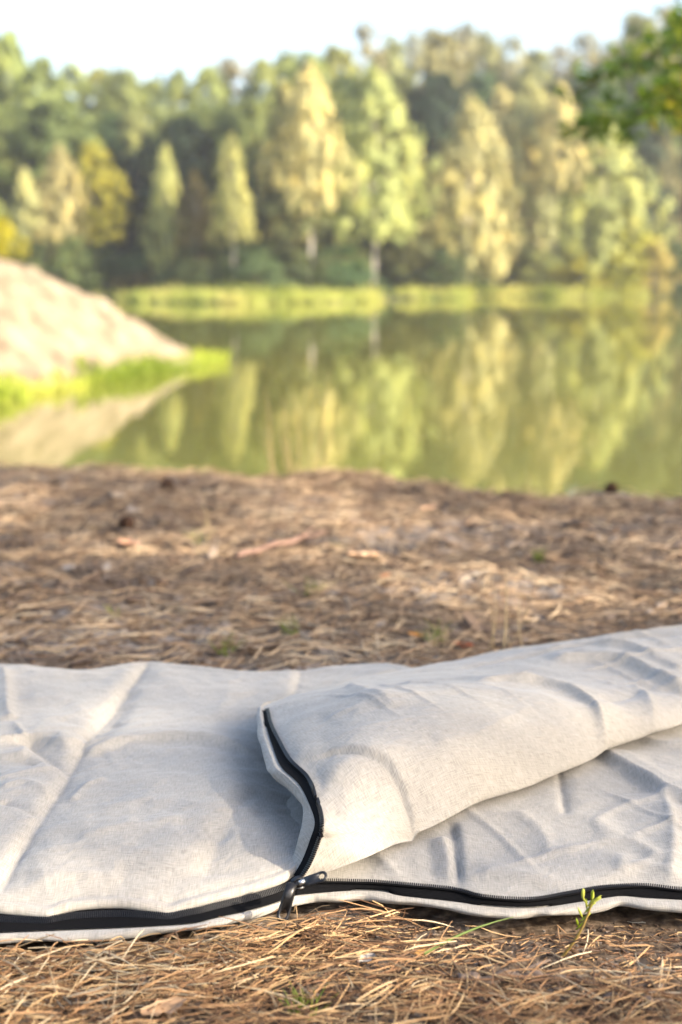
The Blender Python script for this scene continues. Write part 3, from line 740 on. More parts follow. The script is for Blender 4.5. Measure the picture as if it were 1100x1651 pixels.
def chips(n, xr, yr, size, seed, keep):
    r = np.random.default_rng(seed); x = r.uniform(*xr, n * 2); y = r.uniform(*yr, n * 2); k = keep(x, y); x, y = x[k][:n], y[k][:n]; n = len(x)
    a = r.uniform(0, 6.28, n); sx = size * r.lognormal(0, 0.5, n); sy = sx * r.uniform(0.3, 0.9, n); h = sx * r.uniform(0.08, 0.28, n)
    base = np.array([[-1, -.6], [0.1, -1], [1, -.3], [.7, .8], [-.5, 1]])
    bp = base[None] * r.uniform(0.6, 1.1, (n, 5, 2)); lx = bp[..., 0] * sx[:, None]; ly = bp[..., 1] * sy[:, None]
    X = x[:, None] + lx * np.cos(a)[:, None] - ly * np.sin(a)[:, None]; Y = y[:, None] + lx * np.sin(a)[:, None] + ly * np.cos(a)[:, None]
    g = ground_z(X, Y); tl = r.normal(0, 0.35, (n, 1)) * lx
    Zt = g + h[:, None] + np.maximum(tl, -0.3 * h[:, None]) + 0.001; Zb = g - 0.003
    V = np.concatenate([np.stack([X, Y, Zt], -1), np.stack([X, Y, Zb], -1)], 1)
    f5 = np.arange(5)[None] + (np.arange(n) * 10)[:, None]; j = np.arange(5); j2 = (j + 1) % 5
    f4 = np.stack([j, j + 5, j2 + 5, j2], 1)[None] + (np.arange(n) * 10)[:, None, None]
    return V.reshape(-1, 3), [f5, f4.reshape(-1, 4)], np.repeat(r.random(n), 10)
V, F, T = chips(7000, (-0.75, 0.75), (0.78, 1.14), 0.0015, 21, lambda x, y: y < front_line(x) + 0.01)
obj('bark_litter', mesh('bark_litter', V, F, M_CHIP, smooth=False, attrs={'tint': T}), kind='stuff')
V, F, T = chips(9000, (-1.7, 1.7), (1.7, 4.0), 0.006, 22, lambda x, y: (y > back_line(x)) & (y < edge_y(x) + .3))
obj('bark_litter', mesh('bark_litter_beyond', V, F, M_CHIP, smooth=False, attrs={'tint': T}), kind='stuff')

# ---- single pieces one can point to
def twig(name, pts_px, rad, material, label, cat_, lift=0.004, side=None):
    pts = np.array([P(a, b, 0) for a, b in pts_px]); pts = crom(pts, len(pts) * 5)
    gq = ground_z(pts[:, 0], pts[:, 1]); gl = np.polyval(np.polyfit(np.arange(len(gq)), gq, 1), np.arange(len(gq))); gl = gl + 0.5 * np.maximum(gq - gl, 0).max()
    pts[:, 2] = gl + lift + 0.002 * np.sin(np.arange(len(pts)) * 0.9)
    o = pts.mean(0); n = len(pts); rr = rad * np.linspace(1, 0.65, n) * (1 + 0.25 * np.random.default_rng(len(label)).normal(0, 0.5, n))
    parts = [tube(pts - o, np.maximum(rr, rad * .4), 8)]
    for i, dv in (side or []):
        b = pts[i] - o; parts.append(tube([b, b + np.array(dv) * .5, b + np.array(dv)], [rad * .5, rad * .4, rad * .2], 6))
    V, F, _ = cat(parts)
    return obj(name, mesh(name, V, F, material), None, o, label=label, category=cat_)
twig('dead_stick', [(382, 917), (420, 903), (468, 889), (498, 879), (524, 872)], 0.0052, M_REDTWIG, 'short pinkish brown stick lying on the needles behind the bag', 'stick', 0.016, [(14, (0.03, 0.02, 0.02))])
twig('dead_twig', [(742, 1577), (790, 1577), (840, 1570), (880, 1572), (920, 1568)], 0.0042, M_TWIG, 'dark grey crooked twig half buried in the front needles', 'twig', 0.003, [(10, (0.03, 0.012, 0.006)), (17, (0.02, -0.015, 0.006))])
twig('dead_twig', [(10, 1604), (40, 1602), (68, 1600)], 0.0033, M_TWIG, 'short dark twig at the left edge among the front needles', 'twig', 0.003)
twig('dead_twig', [(975, 1625), (1000, 1616), (1030, 1622), (1060, 1630)], 0.0036, M_TWIG, 'dark forked twig near the lower right corner', 'twig', 0.003, [(9, (0.0, -0.004, 0.018)), (12, (0.022, -0.01, 0.006))])

def dead_leaf(px, py, size, col, label, seed, z=0.006):
    r = np.random.default_rng(seed); p = P(px, py, 0.0); p[2] = ground_z(p[0], p[1]) + z
    nu_, nv_ = 9, 7; u = np.linspace(-1, 1, nu_)[:, None]; v = np.linspace(-1, 1, nv_)[None, :]
    wd = np.sqrt(np.maximum(1 - u ** 2, 0.02)) * (1 + 0.2 * np.cos(u * 9)) * 0.5
    X = size * u * np.ones_like(v); Y = size * wd * v; Z = size * (0.35 * v ** 2 * wd + 0.18 * u ** 2 + 0.08 * r.normal(0, 1, (nu_, nv_)) * 0.6)
    a = r.uniform(0, 6.28); V = np.stack([X * math.cos(a) - Y * math.sin(a), X * math.sin(a) + Y * math.cos(a), Z], -1).reshape(-1, 3)
    V = np.concatenate([V, V - np.array([0, 0, 0.0006])])
    F = np.concatenate([grid_faces(nu_, nv_), grid_faces(nu_, nv_, nu_ * nv_, True)])
    obj('dead_leaf', mesh('dead_leaf', V, F, m_simple('dead_leaf_skin', col, 0.6, 0.3, var=0.25, scale=80)), None, p, label=label, category='leaf')
dead_leaf(209, 889, 0.030, (0.46, 0.25, 0.15), 'pale pink dry leaf left of the stick behind the bag', 1)
dead_leaf(585, 912, 0.026, (0.55, 0.36, 0.22), 'pale tan dry leaf right of the stick behind the bag', 2)
dead_leaf(745, 1046, 0.016, (0.42, 0.11, 0.04), 'rust red dry leaf close behind the back edge of the bag', 3)
dead_leaf(670, 1028, 0.013, (0.48, 0.20, 0.03), 'small orange yellow leaf behind the bag, left of the dry stalks', 4)
dead_leaf(622, 935, 0.014, (0.48, 0.22, 0.10), 'small orange brown leaf below the pale tan leaf', 5)
dead_leaf(690, 830, 0.022, (0.42, 0.26, 0.16), 'small brown leaf on the grey sand near the bank edge', 6)
dead_leaf(75, 1553, 0.010, (0.33, 0.19, 0.10), 'brown leaf scrap under the front hem at left', 7)
dead_leaf(208, 1547, 0.008, (0.50, 0.31, 0.17), 'small tan leaf scrap just below the front hem', 8)
dead_leaf(265, 1640, 0.017, (0.40, 0.25, 0.14), 'curled tan bark flake at the bottom edge, left part', 9)
dead_leaf(80, 1592, 0.009, (0.50, 0.33, 0.20), 'pale flake beside the short left twig', 10)
dead_leaf(590, 1545, 0.009, (0.30, 0.27, 0.24), 'grey bark flake below the hem, right of the slider', 11)
dead_leaf(680, 1530, 0.009, (0.35, 0.18, 0.05), 'yellow brown leaf scrap below the right hem', 12)

def pine_cone(px, py, size, label, seed):
    p = P(px, py, 0.0); p[2] = max(float(ground_z(p[0] + a, p[1] + b_)) for a in (-.02, 0, .02) for b_ in (-.03, 0, .03)) + size * 0.8; parts = []
    core = tube([np.array([-size, 0, 0]), np.array([-.5 * size, 0, 0]), np.array([.3 * size, 0, 0]), np.array([size, 0, 0])], np.array([.15, .45, .42, .1]) * size, 8)
    root = obj('pine_cone', mesh('pine_cone', core[0], core[1], M_CONE), None, p, label=label, category='pine cone')
    sc = 0
    for i in range(9):
        t = i / 8; r0 = size * (0.28 + 0.55 * math.sin(math.pi * (0.15 + 0.8 * t))) * .85
        for j in range(9):
            th = j * 2 * math.pi / 9 + i * 0.35
            c = np.array([size * (-0.85 + 1.65 * t), math.cos(th) * r0, math.sin(th) * r0]); n_ = np.array([0.35, math.cos(th), math.sin(th)]); n_ /= np.linalg.norm(n_)
            tv = np.array([0, -math.sin(th), math.cos(th)]); parts.append(box(c, n_ * size * 0.22, tv * size * 0.17, np.cross(n_, tv) * size * 0.06))
    V, F, _ = cat([(v, [f]) for v, f in parts]); obj('scales', mesh('cone_scales', V, F, M_CONE, smooth=False), root)
    root.rotation_euler = (0.2, 0.15, seed * 1.3)
pine_cone(271, 806, 0.018, 'brown pine cone near the bank edge, upper left', 1)
pine_cone(204, 855, 0.016, 'dark pine cone lying below the brown cone at left', 2)
pine_cone(985, 797, 0.016, 'dark pine cone on the bank edge at the right', 3)

def blades(name, specs, material, label=None, cat_=None, group=None, kind=None, parent=None, taper=0.15):
    """specs: list of (base, tip, bend vector, radius, tint); each blade a tapered curved tube"""
    parts = []; base0 = np.array(specs[0][0]) if label else np.zeros(3)
    for b, t, bend, r_, tint in specs:
        b = np.array(b, float); t = np.array(t, float); s = np.linspace(0, 1, 6)[:, None]
        pts = b + (t - b) * s + np.array(bend) * np.sin(s * math.pi * .9) 
        v, f = tube(pts - base0, r_ * np.linspace(1, taper, 6), 4, cap=False); parts.append((v, f, tint))
    V, F, T = cat(parts); me = mesh(name, V, F, material, attrs={'tint': T})
    o = obj(name, me, parent, base0 if label else None)
    if label: o['label'] = label; o['category'] = cat_
    if group: o['group'] = group
    if kind: o['kind'] = kind
    return o
def G3(px, py):
    p = P(px, py, 0.0); p[2] = ground_z(p[0], p[1]); return p
def stalk(px, py, tx_, ty_, r_, label, group=None, tint=0.6, extra=0):
    b = G3(px, py); t = PD(tx_, ty_, b[1] + 0.01); rr = np.random.default_rng(int(px * 7 + py))
    sp = [(b, t, rr.normal(0, 0.006, 3), r_, tint)]
    for i in range(extra):
        b2 = b + np.append(rr.normal(0, 0.012, 2), 0); sp.append((b2, b2 + (t - b) * rr.uniform(.3, .8) + rr.normal(0, 0.02, 3) * [1, 1, .2], rr.normal(0, 0.006, 3), r_ * .8, np.clip(tint + rr.normal(0, .2), 0, 1)))
    blades('dry_grass_stalk', sp, M_DRY, label, 'grass stalk', group)
stalk(786, 1052, 793, 940, 0.0011, 'thin dry grass stalk, leftmost of the trio behind the bag')
stalk(812, 1048, 814, 915, 0.0014, 'tallest dry grass stalk of the trio behind the bag', extra=2)
stalk(842, 1044, 845, 955, 0.0011, 'thin dry grass stalk, rightmost of the trio behind the bag', extra=1)
stalk(697, 1048, 688, 985, 0.0010, 'short dry grass tuft behind the bag, left of the trio of stalks', extra=5)
stalk(340, 862, 336, 790, 0.0012, 'pale dry grass stalk standing near the brown pine cone', extra=2)
stalk(325, 895, 334, 850, 0.0012, 'low dry grass tuft below the pale stalk, left of the stick', extra=4)
stalk(440, 772, 428, 620, 0.0020, 'tall dry stem on the bank edge before the water, left one', extra=2, tint=.2)
stalk(505, 774, 530, 600, 0.0020, 'tall dry stem on the bank edge before the water, middle one', extra=3, tint=.2)
stalk(468, 772, 455, 640, 0.0018, 'tall dry stem on the bank edge between the other two stems', extra=2, tint=.2)
stalk(848, 795, 852, 758, 0.0016, 'small dry stem on the bank edge at right', extra=1, tint=.2)
# fresh green blade in front and weed sprig
b = P(684, 1537, 0.006); t = P(828, 1481, 0.020)
blades('green_grass', [(b, t, (0, 0, 0.004), 0.0017, 0.25)], m_attr('grass_blade_green', [(0, (0.13, 0.19, 0.05)), (1, (0.2, 0.26, 0.08))], 0.5, 0.3), 'single green grass blade lying below the right hem', 'grass blade')
b = G3(905, 1530); tip = PD(953, 1452, b[1] - 0.01)
wd_ = blades('weed_sprig', [(b, tip, (0.003, 0, -0.002), 0.0014, 0.8)], m_attr('weed_stem', [(0, (0.25, 0.13, 0.06)), (1, (0.30, 0.22, 0.06))], 0.6, 0.2), 'small green weed sprig rising in front of the right hem', 'weed', taper=0.6)
M_WEED = m_attr('weed_leaves', [(0, (0.20, 0.26, 0.02)), (0.6, (0.34, 0.38, 0.03)), (1, (0.44, 0.46, 0.10))], 0.5, 0.35)
rw = np.random.default_rng(5); dirv = tip - b
for i in range(8):
    s = 0.5 + 0.5 * i / 7; c = dirv * s; side_ = (-1) ** i
    d = dirv / np.linalg.norm(dirv) * rw.uniform(.005, .009) + np.array([side_ * rw.uniform(.002, .006), rw.normal(0, .003), 0.002])
    v, f = tube([c, c + d * .35, c + d * .7, c + d], np.array([.0005, .0010, .0009, .0002]), 6); v[:, 1] = c[1] + (v[:, 1] - c[1]) * .6
    obj('leaf', mesh('weed_leaf', v, f, M_WEED, attrs={'tint': np.full(len(v), rw.random())}), wd_)
for dx, dz in ((-.006, .0065), (.001, .005), (.007, .006), (.003, .002)):
    c = dirv + np.array([dx, 0, dz]); v, f = tube([dirv * .9, c + [0, 0, -.004], c + [0, 0, -.002], c + [0, 0, .001], c + [0, 0, .0028]], np.array([.0005, .0008, .0013, .0012, .0006]), 8)
    obj('flower_bud', mesh('weed_bud', v, f, M_WEED, attrs={'tint': np.full(len(v), .9)}), wd_)
# small tufts of living grass
def tuft(px, py, n, h, label, seed, tint=.4, m_=None):
    r = np.random.default_rng(seed); b = G3(px, py); sp = []
    for i in range(n):
        bb = b + np.append(r.normal(0, h * .25, 2), 0); sp.append((bb, bb + np.array([r.normal(0, h * .5), r.normal(0, h * .3), h * r.uniform(.5, 1)]), r.normal(0, h * .08, 3), 0.0009, np.clip(tint + r.normal(0, .25), 0, 1)))
    blades('grass_tuft', sp, m_ or M_GRASS, label, 'grass tuft')
tuft(490, 1628, 26, 0.020, 'green grass tuft in the needles at the bottom edge, centre', 31)
tuft(470, 1022, 14, 0.030, 'little green tuft behind the bag above its centre', 32)
tuft(183, 1000, 12, 0.022, 'tiny green tuft on the left of the ground behind the bag', 33)
tuft(500, 965, 16, 0.035, 'sparse green tuft to the right below the stick', 34, .5)
tuft(362, 1052, 20, 0.030, 'green tuft touching the back edge of the bag', 35)
tuft(870, 905, 30, 0.028, 'low green tuft on the sunlit needles at right', 36, .4)
tuft(545, 885, 18, 0.025, 'green tuft right of the end of the stick', 37, .5)
tuft(310, 880, 14, 0.03, 'green tuft between pale leaf and stick', 38, .5)
tuft(705, 1035, 16, 0.035, 'yellowish tuft behind the bag beside the orange leaf', 39, .7)

# ------------------------------------------------------------------ plants along the water
def many_blades(name, n, sample, h, wd, material, seed, lean=0.25):
    r = np.random.default_rng(seed); b = sample(r, n); n = len(b)
    hh = h * r.uniform(.5, 1.15, n) * (0.45 + 1.3 * (noise(b[:, 0] * .45 + 3, b[:, 1] * .45) + .5)); d = np.stack([r.normal(0, lean, n), r.normal(0, lean, n), np.ones(n)], 1) * hh[:, None]
    a = r.uniform(0, math.pi, n); s = np.stack([np.cos(a), np.sin(a), 0 * a], 1) * (wd * r.uniform(.6, 1.3, n))[:, None]
    bend = np.stack([r.normal(0, .3, n), r.normal(0, .3, n), -0.1 * np.ones(n)], 1) * hh[:, None]
    V = np.stack([b - s, b + s, b + d * .6 + s * .8, b + d * .6 - s * .8, b + d + bend * .6], 1)
    f4 = np.array([[0, 1, 2, 3]])[None] + (np.arange(n) * 5)[:, None, None]; f3 = np.array([[3, 2, 4]])[None] + (np.arange(n) * 5)[:, None, None]
    o = obj(name, mesh(name, V.reshape(-1, 3), [f4.reshape(-1, 4), f3.reshape(-1, 3)], material, attrs={'tint': np.repeat(np.clip(r.normal(.5, .2, n) + 1.0 * noise(b[:, 0] * .35, b[:, 1] * .35), 0, 1), 5)}), kind='stuff')
    return o
def reeds_s(r, n):
    px = r.uniform(150, 1130, n); x = (px - 550) / F_PX * 122
    d = r.uniform(-0.4, 10.0, n) ; dens = 0.85 * sstep(170, 260, px) * (0.55 + 1.2 * noise(px / 45, d * 0.2)) + .25
    gap = np.exp(-((px - 632) / 16) ** 2) * 0.9
    k = r.random(n) < dens * (1 - gap); x, d = x[k], d[k]; y = shore_y(x) + d
    return np.stack([x, y, hill_z(x, y) - .05], 1)
many_blades('lakeside_reeds', 14000, reeds_s, 0.95, 0.06, M_REED, 41)
def mound_grass_s(r, n):
    x = r.uniform(-11, -2.0, n); y = r.uniform(20, 39.5, n); d = mound_s(x, y)
    k = (d > -0.15) & (d < 0.35 + 0.4 * noise(x * 1.3, y * 1.3)) & (r.random(n) < 0.75)
    return np.stack([x, y, np.maximum(mound_z(x, y), WATER_Z) - .02], 1)[k]
many_blades('bankside_grass', 60000, mound_grass_s, 0.30, 0.018, m_attr('bright_waterside_grass', [(0, (0.14, 0.20, 0.02)), (0.5, (0.30, 0.37, 0.04)), (1, (0.46, 0.47, 0.08))], 0.55, 0.4), 42, 0.35)

# ------------------------------------------------------------------ trees
def leaf_quads(c, nrm, size, r, aspect=0.75):
    n = len(c); nrm = nrm / (np.linalg.norm(nrm, axis=1)[:, None] + 1e-9)
    a = np.cross(nrm, r.normal(0, 1, (n, 3))); a /= np.linalg.norm(a, axis=1)[:, None] + 1e-9; b = np.cross(nrm, a)
    sz = (size * r.uniform(.6, 1.4, n))[:, None]
    V = np.stack([c - a * sz, c - b * sz * aspect * .8 + nrm * sz * .15, c + a * sz, c + b * sz * aspect * .8 + nrm * sz * .15], 1)
    return V.reshape(-1, 3), np.arange(n * 4).reshape(n, 4)
def crown_mesh(name, kind, seed):
    """crown 1 m tall and about 1 m wide, scaled per tree"""
    r = np.random.default_rng(seed); C = []; NN = []; T = []
    prof = {'birch': lambda h: np.interp(h, [0, .1, .35, .65, .88, 1], [.40, .50, .50, .37, .19, .04]),
            'round': lambda h: np.interp(h, [0, .1, .3, .6, .85, 1], [.25, .42, .5, .47, .32, .08]),
            'spruce': lambda h: np.interp(h, [0, .08, .5, 1], [.45, .5, .27, .01]),
            'pine': lambda h: np.interp(h, [0, .15, .5, .8, 1], [.15, .38, .5, .40, .12]),
            'bush': lambda h: np.interp(h, [0, .2, .6, 1], [.48, .5, .42, .12])}[kind]
    ncl = {'birch': 260, 'round': 210, 'spruce': 110, 'pine': 60, 'bush': 60}[kind]
    per = {'birch': 22, 'round': 22, 'spruce': 18, 'pine': 34, 'bush': 26}[kind]
    lump = 1 + 0.35 * r.normal(0, 1, 8)
    for i in range(ncl):
        h = r.random() ** (0.85 if kind != 'spruce' else 1.1); th = r.uniform(0, 2 * math.pi)
        rad = prof(h) * math.sqrt(r.uniform(.25, 1)) * (1 + 0.22 * math.sin(th * 2 + 6 * h + seed) + .12 * r.normal())
        c = np.array([rad * math.cos(th), rad * math.sin(th), h])
        cr = {'birch': .055, 'round': .075, 'spruce': .06, 'pine': .12, 'bush': .16}[kind] * r.uniform(.6, 1.3)
        d = r.normal(0, 1, (per, 3)); d /= np.linalg.norm(d, axis=1)[:, None]
        off = d * cr * (r.random((per, 1)) ** .4) * np.array([1, 1, {'birch': .9, 'spruce': .4}.get(kind, .6)])
        if kind == 'spruce': off[:, 2] -= 0.35 * np.hypot(off[:, 0], off[:, 1])
        if kind == 'birch': off[:, 2] -= .03 * r.random(per)
        C.append(c + off); out = c - np.array([0, 0, .45]); out[2] *= .5
        NN.append(d * 0.5 + out / (np.linalg.norm(out) + 1e-6) * 1.0 + np.array([0, 0, .25]) + r.normal(0, .25, (per, 3)))
        T.append(np.full(per, np.clip(r.normal(.5, .22), 0, 1)) + r.normal(0, .08, per))
    C = np.concatenate(C); NN = np.concatenate(NN); T = np.clip(np.concatenate(T), 0, 1)
    V, F = leaf_quads(C, NN, {'birch': .026, 'round': .030, 'spruce': .022, 'pine': .028, 'bush': .035}[kind], r)
    return mesh(name, V, F, M_LEAF, smooth=False, attrs={'tint': np.repeat(T, 4)})
def trunk_mesh(name, material, seed, bend=.02, r0=.016, branches=7, kind='birch'):
    r = np.random.default_rng(seed); s = np.linspace(0, 1, 9)
    pts = np.stack([bend * np.sin(s * 4 + seed), bend * np.cos(s * 3 + seed) - bend, s], 1); parts = [tube(pts, r0 * (1 - .85 * s), 7)]
    for i in range(branches):
        h = r.uniform(.35, .9); b = np.array([np.interp(h, s, pts[:, 0]), np.interp(h, s, pts[:, 1]), h]); th = r.uniform(0, 6.28); L = .16 * (1.15 - h)
        d = np.array([math.cos(th) * L, math.sin(th) * L, L * .9]); parts.append(tube([b, b + d * .5, b + d + [0, 0, .02]], [r0 * .35, r0 * .22, r0 * .06], 5))
    V, F, _ = cat(parts); return mesh(name, V, F, material)
CR = {k: [crown_mesh('crown_' + k, k, 100 * i + 7 * j) for j in range(n)] for i, (k, n) in enumerate((('birch', 4), ('round', 4), ('spruce', 2), ('pine', 3), ('bush', 3)))}
TR = {'birch': [trunk_mesh('trunk_birch', M_BIRCH, j, .012, .0095) for j in range(3)], 'round': [trunk_mesh('trunk_round', M_BARK, 5 + j) for j in range(2)],
      'spruce': [trunk_mesh('trunk_spruce', M_BARK, 9, .003, .012, 0)], 'pine': [trunk_mesh('trunk_pine', M_PINEBARK, 12, .012, .012, 5)], 'bush': [trunk_mesh('trunk_bush', M_BARK, 15, .03, .03, 9)]}
tcount = 0
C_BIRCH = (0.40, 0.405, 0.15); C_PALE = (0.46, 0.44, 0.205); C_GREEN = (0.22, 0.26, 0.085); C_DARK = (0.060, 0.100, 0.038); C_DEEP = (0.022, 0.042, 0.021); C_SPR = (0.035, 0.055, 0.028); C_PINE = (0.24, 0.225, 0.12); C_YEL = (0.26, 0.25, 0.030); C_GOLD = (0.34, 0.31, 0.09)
NAMES = {'birch': 'birch_tree', 'round': 'broadleaf_tree', 'spruce': 'spruce_tree', 'pine': 'pine_tree', 'bush': 'lakeside_bush'}
ANCH = [(-60, 'the left edge of the photo, above the sandy bank'), (10, 'the sandy bank, left of all birches'), (52, 'the slim pale birch'), (108, 'the wide pale birch'), (160, 'the yellow green tree'), (195, 'the right flank of the yellow green tree'), (225, 'the dark gap left of the pointed birches'),
        (274, 'the taller narrow pointed birch'), (318, 'the dull olive birch'), (348, 'the gap right of the dull olive birch'), (377, 'the pointed birch standing alone'), (425, 'the gap left of the golden topped birch'), (462, 'the tall birch left of the golden topped one'), (500, 'the golden topped birch'),
        (545, 'the gap right of the golden topped birch'), (598, 'the very tall broad birch'), (645, 'the companion of the very tall broad birch'), (680, 'the gap right of that companion birch'), (705, 'the dull green birch'), (730, 'the gap left of the bright cluster'), (752, 'the leftmost birch of the bright cluster'), (800, 'the middle birch of the bright cluster'),
        (842, 'the tallest birch of the bright cluster'), (865, 'the gap left of the bare trunked birch'), (891, 'the bare trunked birch'), (925, 'the gap right of the bare trunked birch'), (960, 'the broad bright birch'), (1005, 'the right flank of the broad bright birch'), (1045, 'the golden bush'), (1090, 'the hanging oak bough'), (1160, 'the right edge of the photo')]
_used = {}
def where(row, px):
    u = _used.setdefault(row, set())
    for a, ph in sorted(ANCH, key=lambda q: abs(q[0] - px)):
        if ph not in u: u.add(ph); return ' '.join((row + ' ' + ph).split()[:16])
def tree(kind, px, top, wpx, dist, col, label, group=None, cbase=0.2, base_py=None):
    """px: column in the photo, top: row of its tip, wpx: crown width there, dist: metres beyond the shore line"""
    global tcount; tcount += 1; r = np.random.default_rng(1000 + tcount)
    x = (px - 550) / F_PX * (122 + dist); y = float(shore_y(x)) + dist; x = (px - 550) / F_PX * y; z = float(hill_z(np.array(x), np.array(y))) - .1
    H = PD(px, top, y)[2] - z; W = wpx / F_PX * y * ((1.36 if px > 570 else 1.22 if px > 430 else 1.05) if kind == 'birch' else 1.12)
    root = bpy.data.objects.new(NAMES[kind], None); COL.objects.link(root); root.location = (x, y, z); root.rotation_euler[2] = r.uniform(0, 6.28)
    root['label'] = label; root['category'] = 'bush' if kind == 'bush' else 'tree'
    if group: root['group'] = group
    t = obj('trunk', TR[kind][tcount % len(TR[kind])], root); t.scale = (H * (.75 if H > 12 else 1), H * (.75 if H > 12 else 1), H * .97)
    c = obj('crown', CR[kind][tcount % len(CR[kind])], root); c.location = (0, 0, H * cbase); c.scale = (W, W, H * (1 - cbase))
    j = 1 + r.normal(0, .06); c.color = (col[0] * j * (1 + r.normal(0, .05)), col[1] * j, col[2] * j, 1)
    return root
# along the far shore, one by one
tree('birch', 52, 272, 62, 7, C_PALE, 'slim pale birch above the sandy bank, leftmost of the birches', cbase=.22)
tree('birch', 108, 238, 92, 8, C_PALE, 'wide pale birch just right of the leftmost birch', cbase=.12)
tree('bush', 125, 385, 90, 5, C_GREEN, 'grey green bush under the pale birches above the sandy bank', cbase=.0)
tree('round', 160, 232, 95, 16, C_YEL, 'yellow green tree between the pale birches and the dark gap', cbase=.3)
tree('birch', 274, 236, 68, 8, C_BIRCH, 'narrow pointed birch at left of centre, taller of a pair with a dull one', cbase=.08)
tree('birch', 318, 278, 60, 9, (0.16, 0.14, 0.05), 'dull olive birch between two narrow pointed birches', cbase=.15)
tree('birch', 377, 220, 66, 7, C_BIRCH, 'narrow pointed birch with its trunk showing, standing alone before the dark wood', cbase=.36)
tree('birch', 462, 135, 78, 12, C_BIRCH, 'tall birch behind and left of the golden topped birch', cbase=.25)
tree('birch', 500, 105, 100, 8, C_PALE, 'tall golden topped birch with a pale trunk near the centre', cbase=.37)
tree('round', 468, 300, 130, 10, (0.11, 0.125, 0.045), 'olive broadleaf tree below the golden topped birch', cbase=.08)
tree('birch', 598, 112, 125, 9, C_BIRCH, 'very tall broad birch with two trunks, right of the golden topped one', cbase=.26)
tree('birch', 645, 205, 92, 10, C_BIRCH, 'lower right side companion of the very tall broad birch', cbase=.35)
tree('round', 655, 330, 110, 8, (0.12, 0.125, 0.04), 'olive broadleaf tree below the very tall broad birch', cbase=.15)
tree('birch', 700, 255, 75, 11, (0.17, 0.175, 0.055), 'dull green birch filling the gap before the bright cluster', cbase=.2)
tree('birch', 752, 160, 108, 7, C_PALE, 'bright yellow green birch, leftmost of the bright cluster', cbase=.10)
tree('birch', 800, 145, 104, 7, C_PALE, 'bright birch in the middle of the bright cluster, white trunk foot showing', cbase=.10)
tree('birch', 842, 130, 104, 8, C_PALE, 'tallest bright birch, right end of the bright cluster', cbase=.10)
tree('birch', 891, 135, 74, 5, C_PALE, 'sparse birch with a long bare white trunk', cbase=.5)
tree('birch', 960, 190, 135, 7, C_BIRCH, 'broad bright birch right of the bare trunked birch', cbase=.10)
tree('bush', 1000, 340, 90, 4, C_YEL, 'yellow green bush at the foot of the broad bright birch', cbase=.0)
tree('bush', 1045, 388, 66, 3, C_GOLD, 'golden bush at the water, rightmost one', cbase=.0)
tree('bush', 860, 395, 100, 5, C_GREEN, 'green bush under the sparse birch', cbase=.0)
tree('bush', 925, 410, 90, 4, C_YEL, 'yellow green bush left of the broad bright birch', cbase=.0)
tree('birch', 1045, 200, 80, 22, (0.15, 0.16, 0.07), 'grey green birch behind the golden bush', cbase=.1)
tree('pine', 1090, 215, 80, 24, (0.09, 0.10, 0.05), 'grey green pine at the right edge of the far shore', cbase=.2)
tree('bush', 225, 438, 80, 4, (0.12, 0.10, 0.03), 'low brown bush on the shore behind the sandy bank', cbase=.0)
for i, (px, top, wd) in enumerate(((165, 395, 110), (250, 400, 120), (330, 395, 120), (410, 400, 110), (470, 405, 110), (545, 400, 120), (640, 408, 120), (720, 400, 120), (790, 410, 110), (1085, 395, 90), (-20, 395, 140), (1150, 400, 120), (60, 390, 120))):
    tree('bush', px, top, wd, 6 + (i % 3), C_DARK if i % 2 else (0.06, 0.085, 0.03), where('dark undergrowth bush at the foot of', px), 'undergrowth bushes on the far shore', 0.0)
# dark middle row
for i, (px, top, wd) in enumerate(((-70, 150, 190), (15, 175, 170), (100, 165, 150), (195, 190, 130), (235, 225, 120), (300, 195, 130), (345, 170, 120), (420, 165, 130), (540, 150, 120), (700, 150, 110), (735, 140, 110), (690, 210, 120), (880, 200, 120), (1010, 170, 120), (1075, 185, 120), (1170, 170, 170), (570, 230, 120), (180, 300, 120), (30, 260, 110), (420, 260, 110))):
    tree('round', px, top, wd, 20 + (i * 7) % 11, ((0.15, 0.19, 0.06) if top < 190 and px < 560 else C_DEEP if i % 3 else C_DARK), where('dark tree right behind', px), 'dark trees behind the birches', .06)
# sky line
SK = [(-60, 55), (0, 66), (32, 58), (85, 105), (130, 112), (175, 122), (210, 120), (255, 140), (300, 125), (345, 120), (382, 98), (430, 108), (465, 92), (500, 98), (545, 82), (588, 52), (625, 72), (660, 66), (700, 55), (740, 42), (775, 62), (815, 72), (850, 88), (890, 82), (930, 66), (965, 68), (1010, 45), (1050, 40), (1095, 30), (1150, 40)]
for i, (px, top) in enumerate(SK):
    right = px > 560
    k = 'pine' if (right and i % 2) or px in (382, 930) else 'round'
    col = (C_PINE if k == 'pine' else (C_GREEN if not right else (0.24, 0.245, 0.11)))
    if px < 60: col = (0.22, 0.27, 0.08)
    lab = where({'pine': 'olive brown skyline pine above', 'round': 'rounded green skyline tree above'}[k], px)
    tree(k, px, top - (22 if px > 980 else 6), 100 if k == 'round' else 78, 36 + (i * 5) % 13, col, lab, 'pines on the skyline' if k == 'pine' else 'broadleaf trees on the skyline', .12 if k == 'round' else .3)
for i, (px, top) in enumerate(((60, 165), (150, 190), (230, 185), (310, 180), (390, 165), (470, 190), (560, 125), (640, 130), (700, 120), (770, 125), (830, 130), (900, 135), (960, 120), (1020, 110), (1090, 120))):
    tree('round', px, top, 130, 28 + (i * 3) % 6, ((C_GREEN, (0.16, 0.20, 0.07), (0.20, 0.22, 0.08)) if px < 500 else (C_DARK, (0.10, 0.125, 0.05), C_DEEP))[i % 3], where('mid green tree halfway up the wood behind', px), 'broadleaf trees halfway up the far wood', .08)
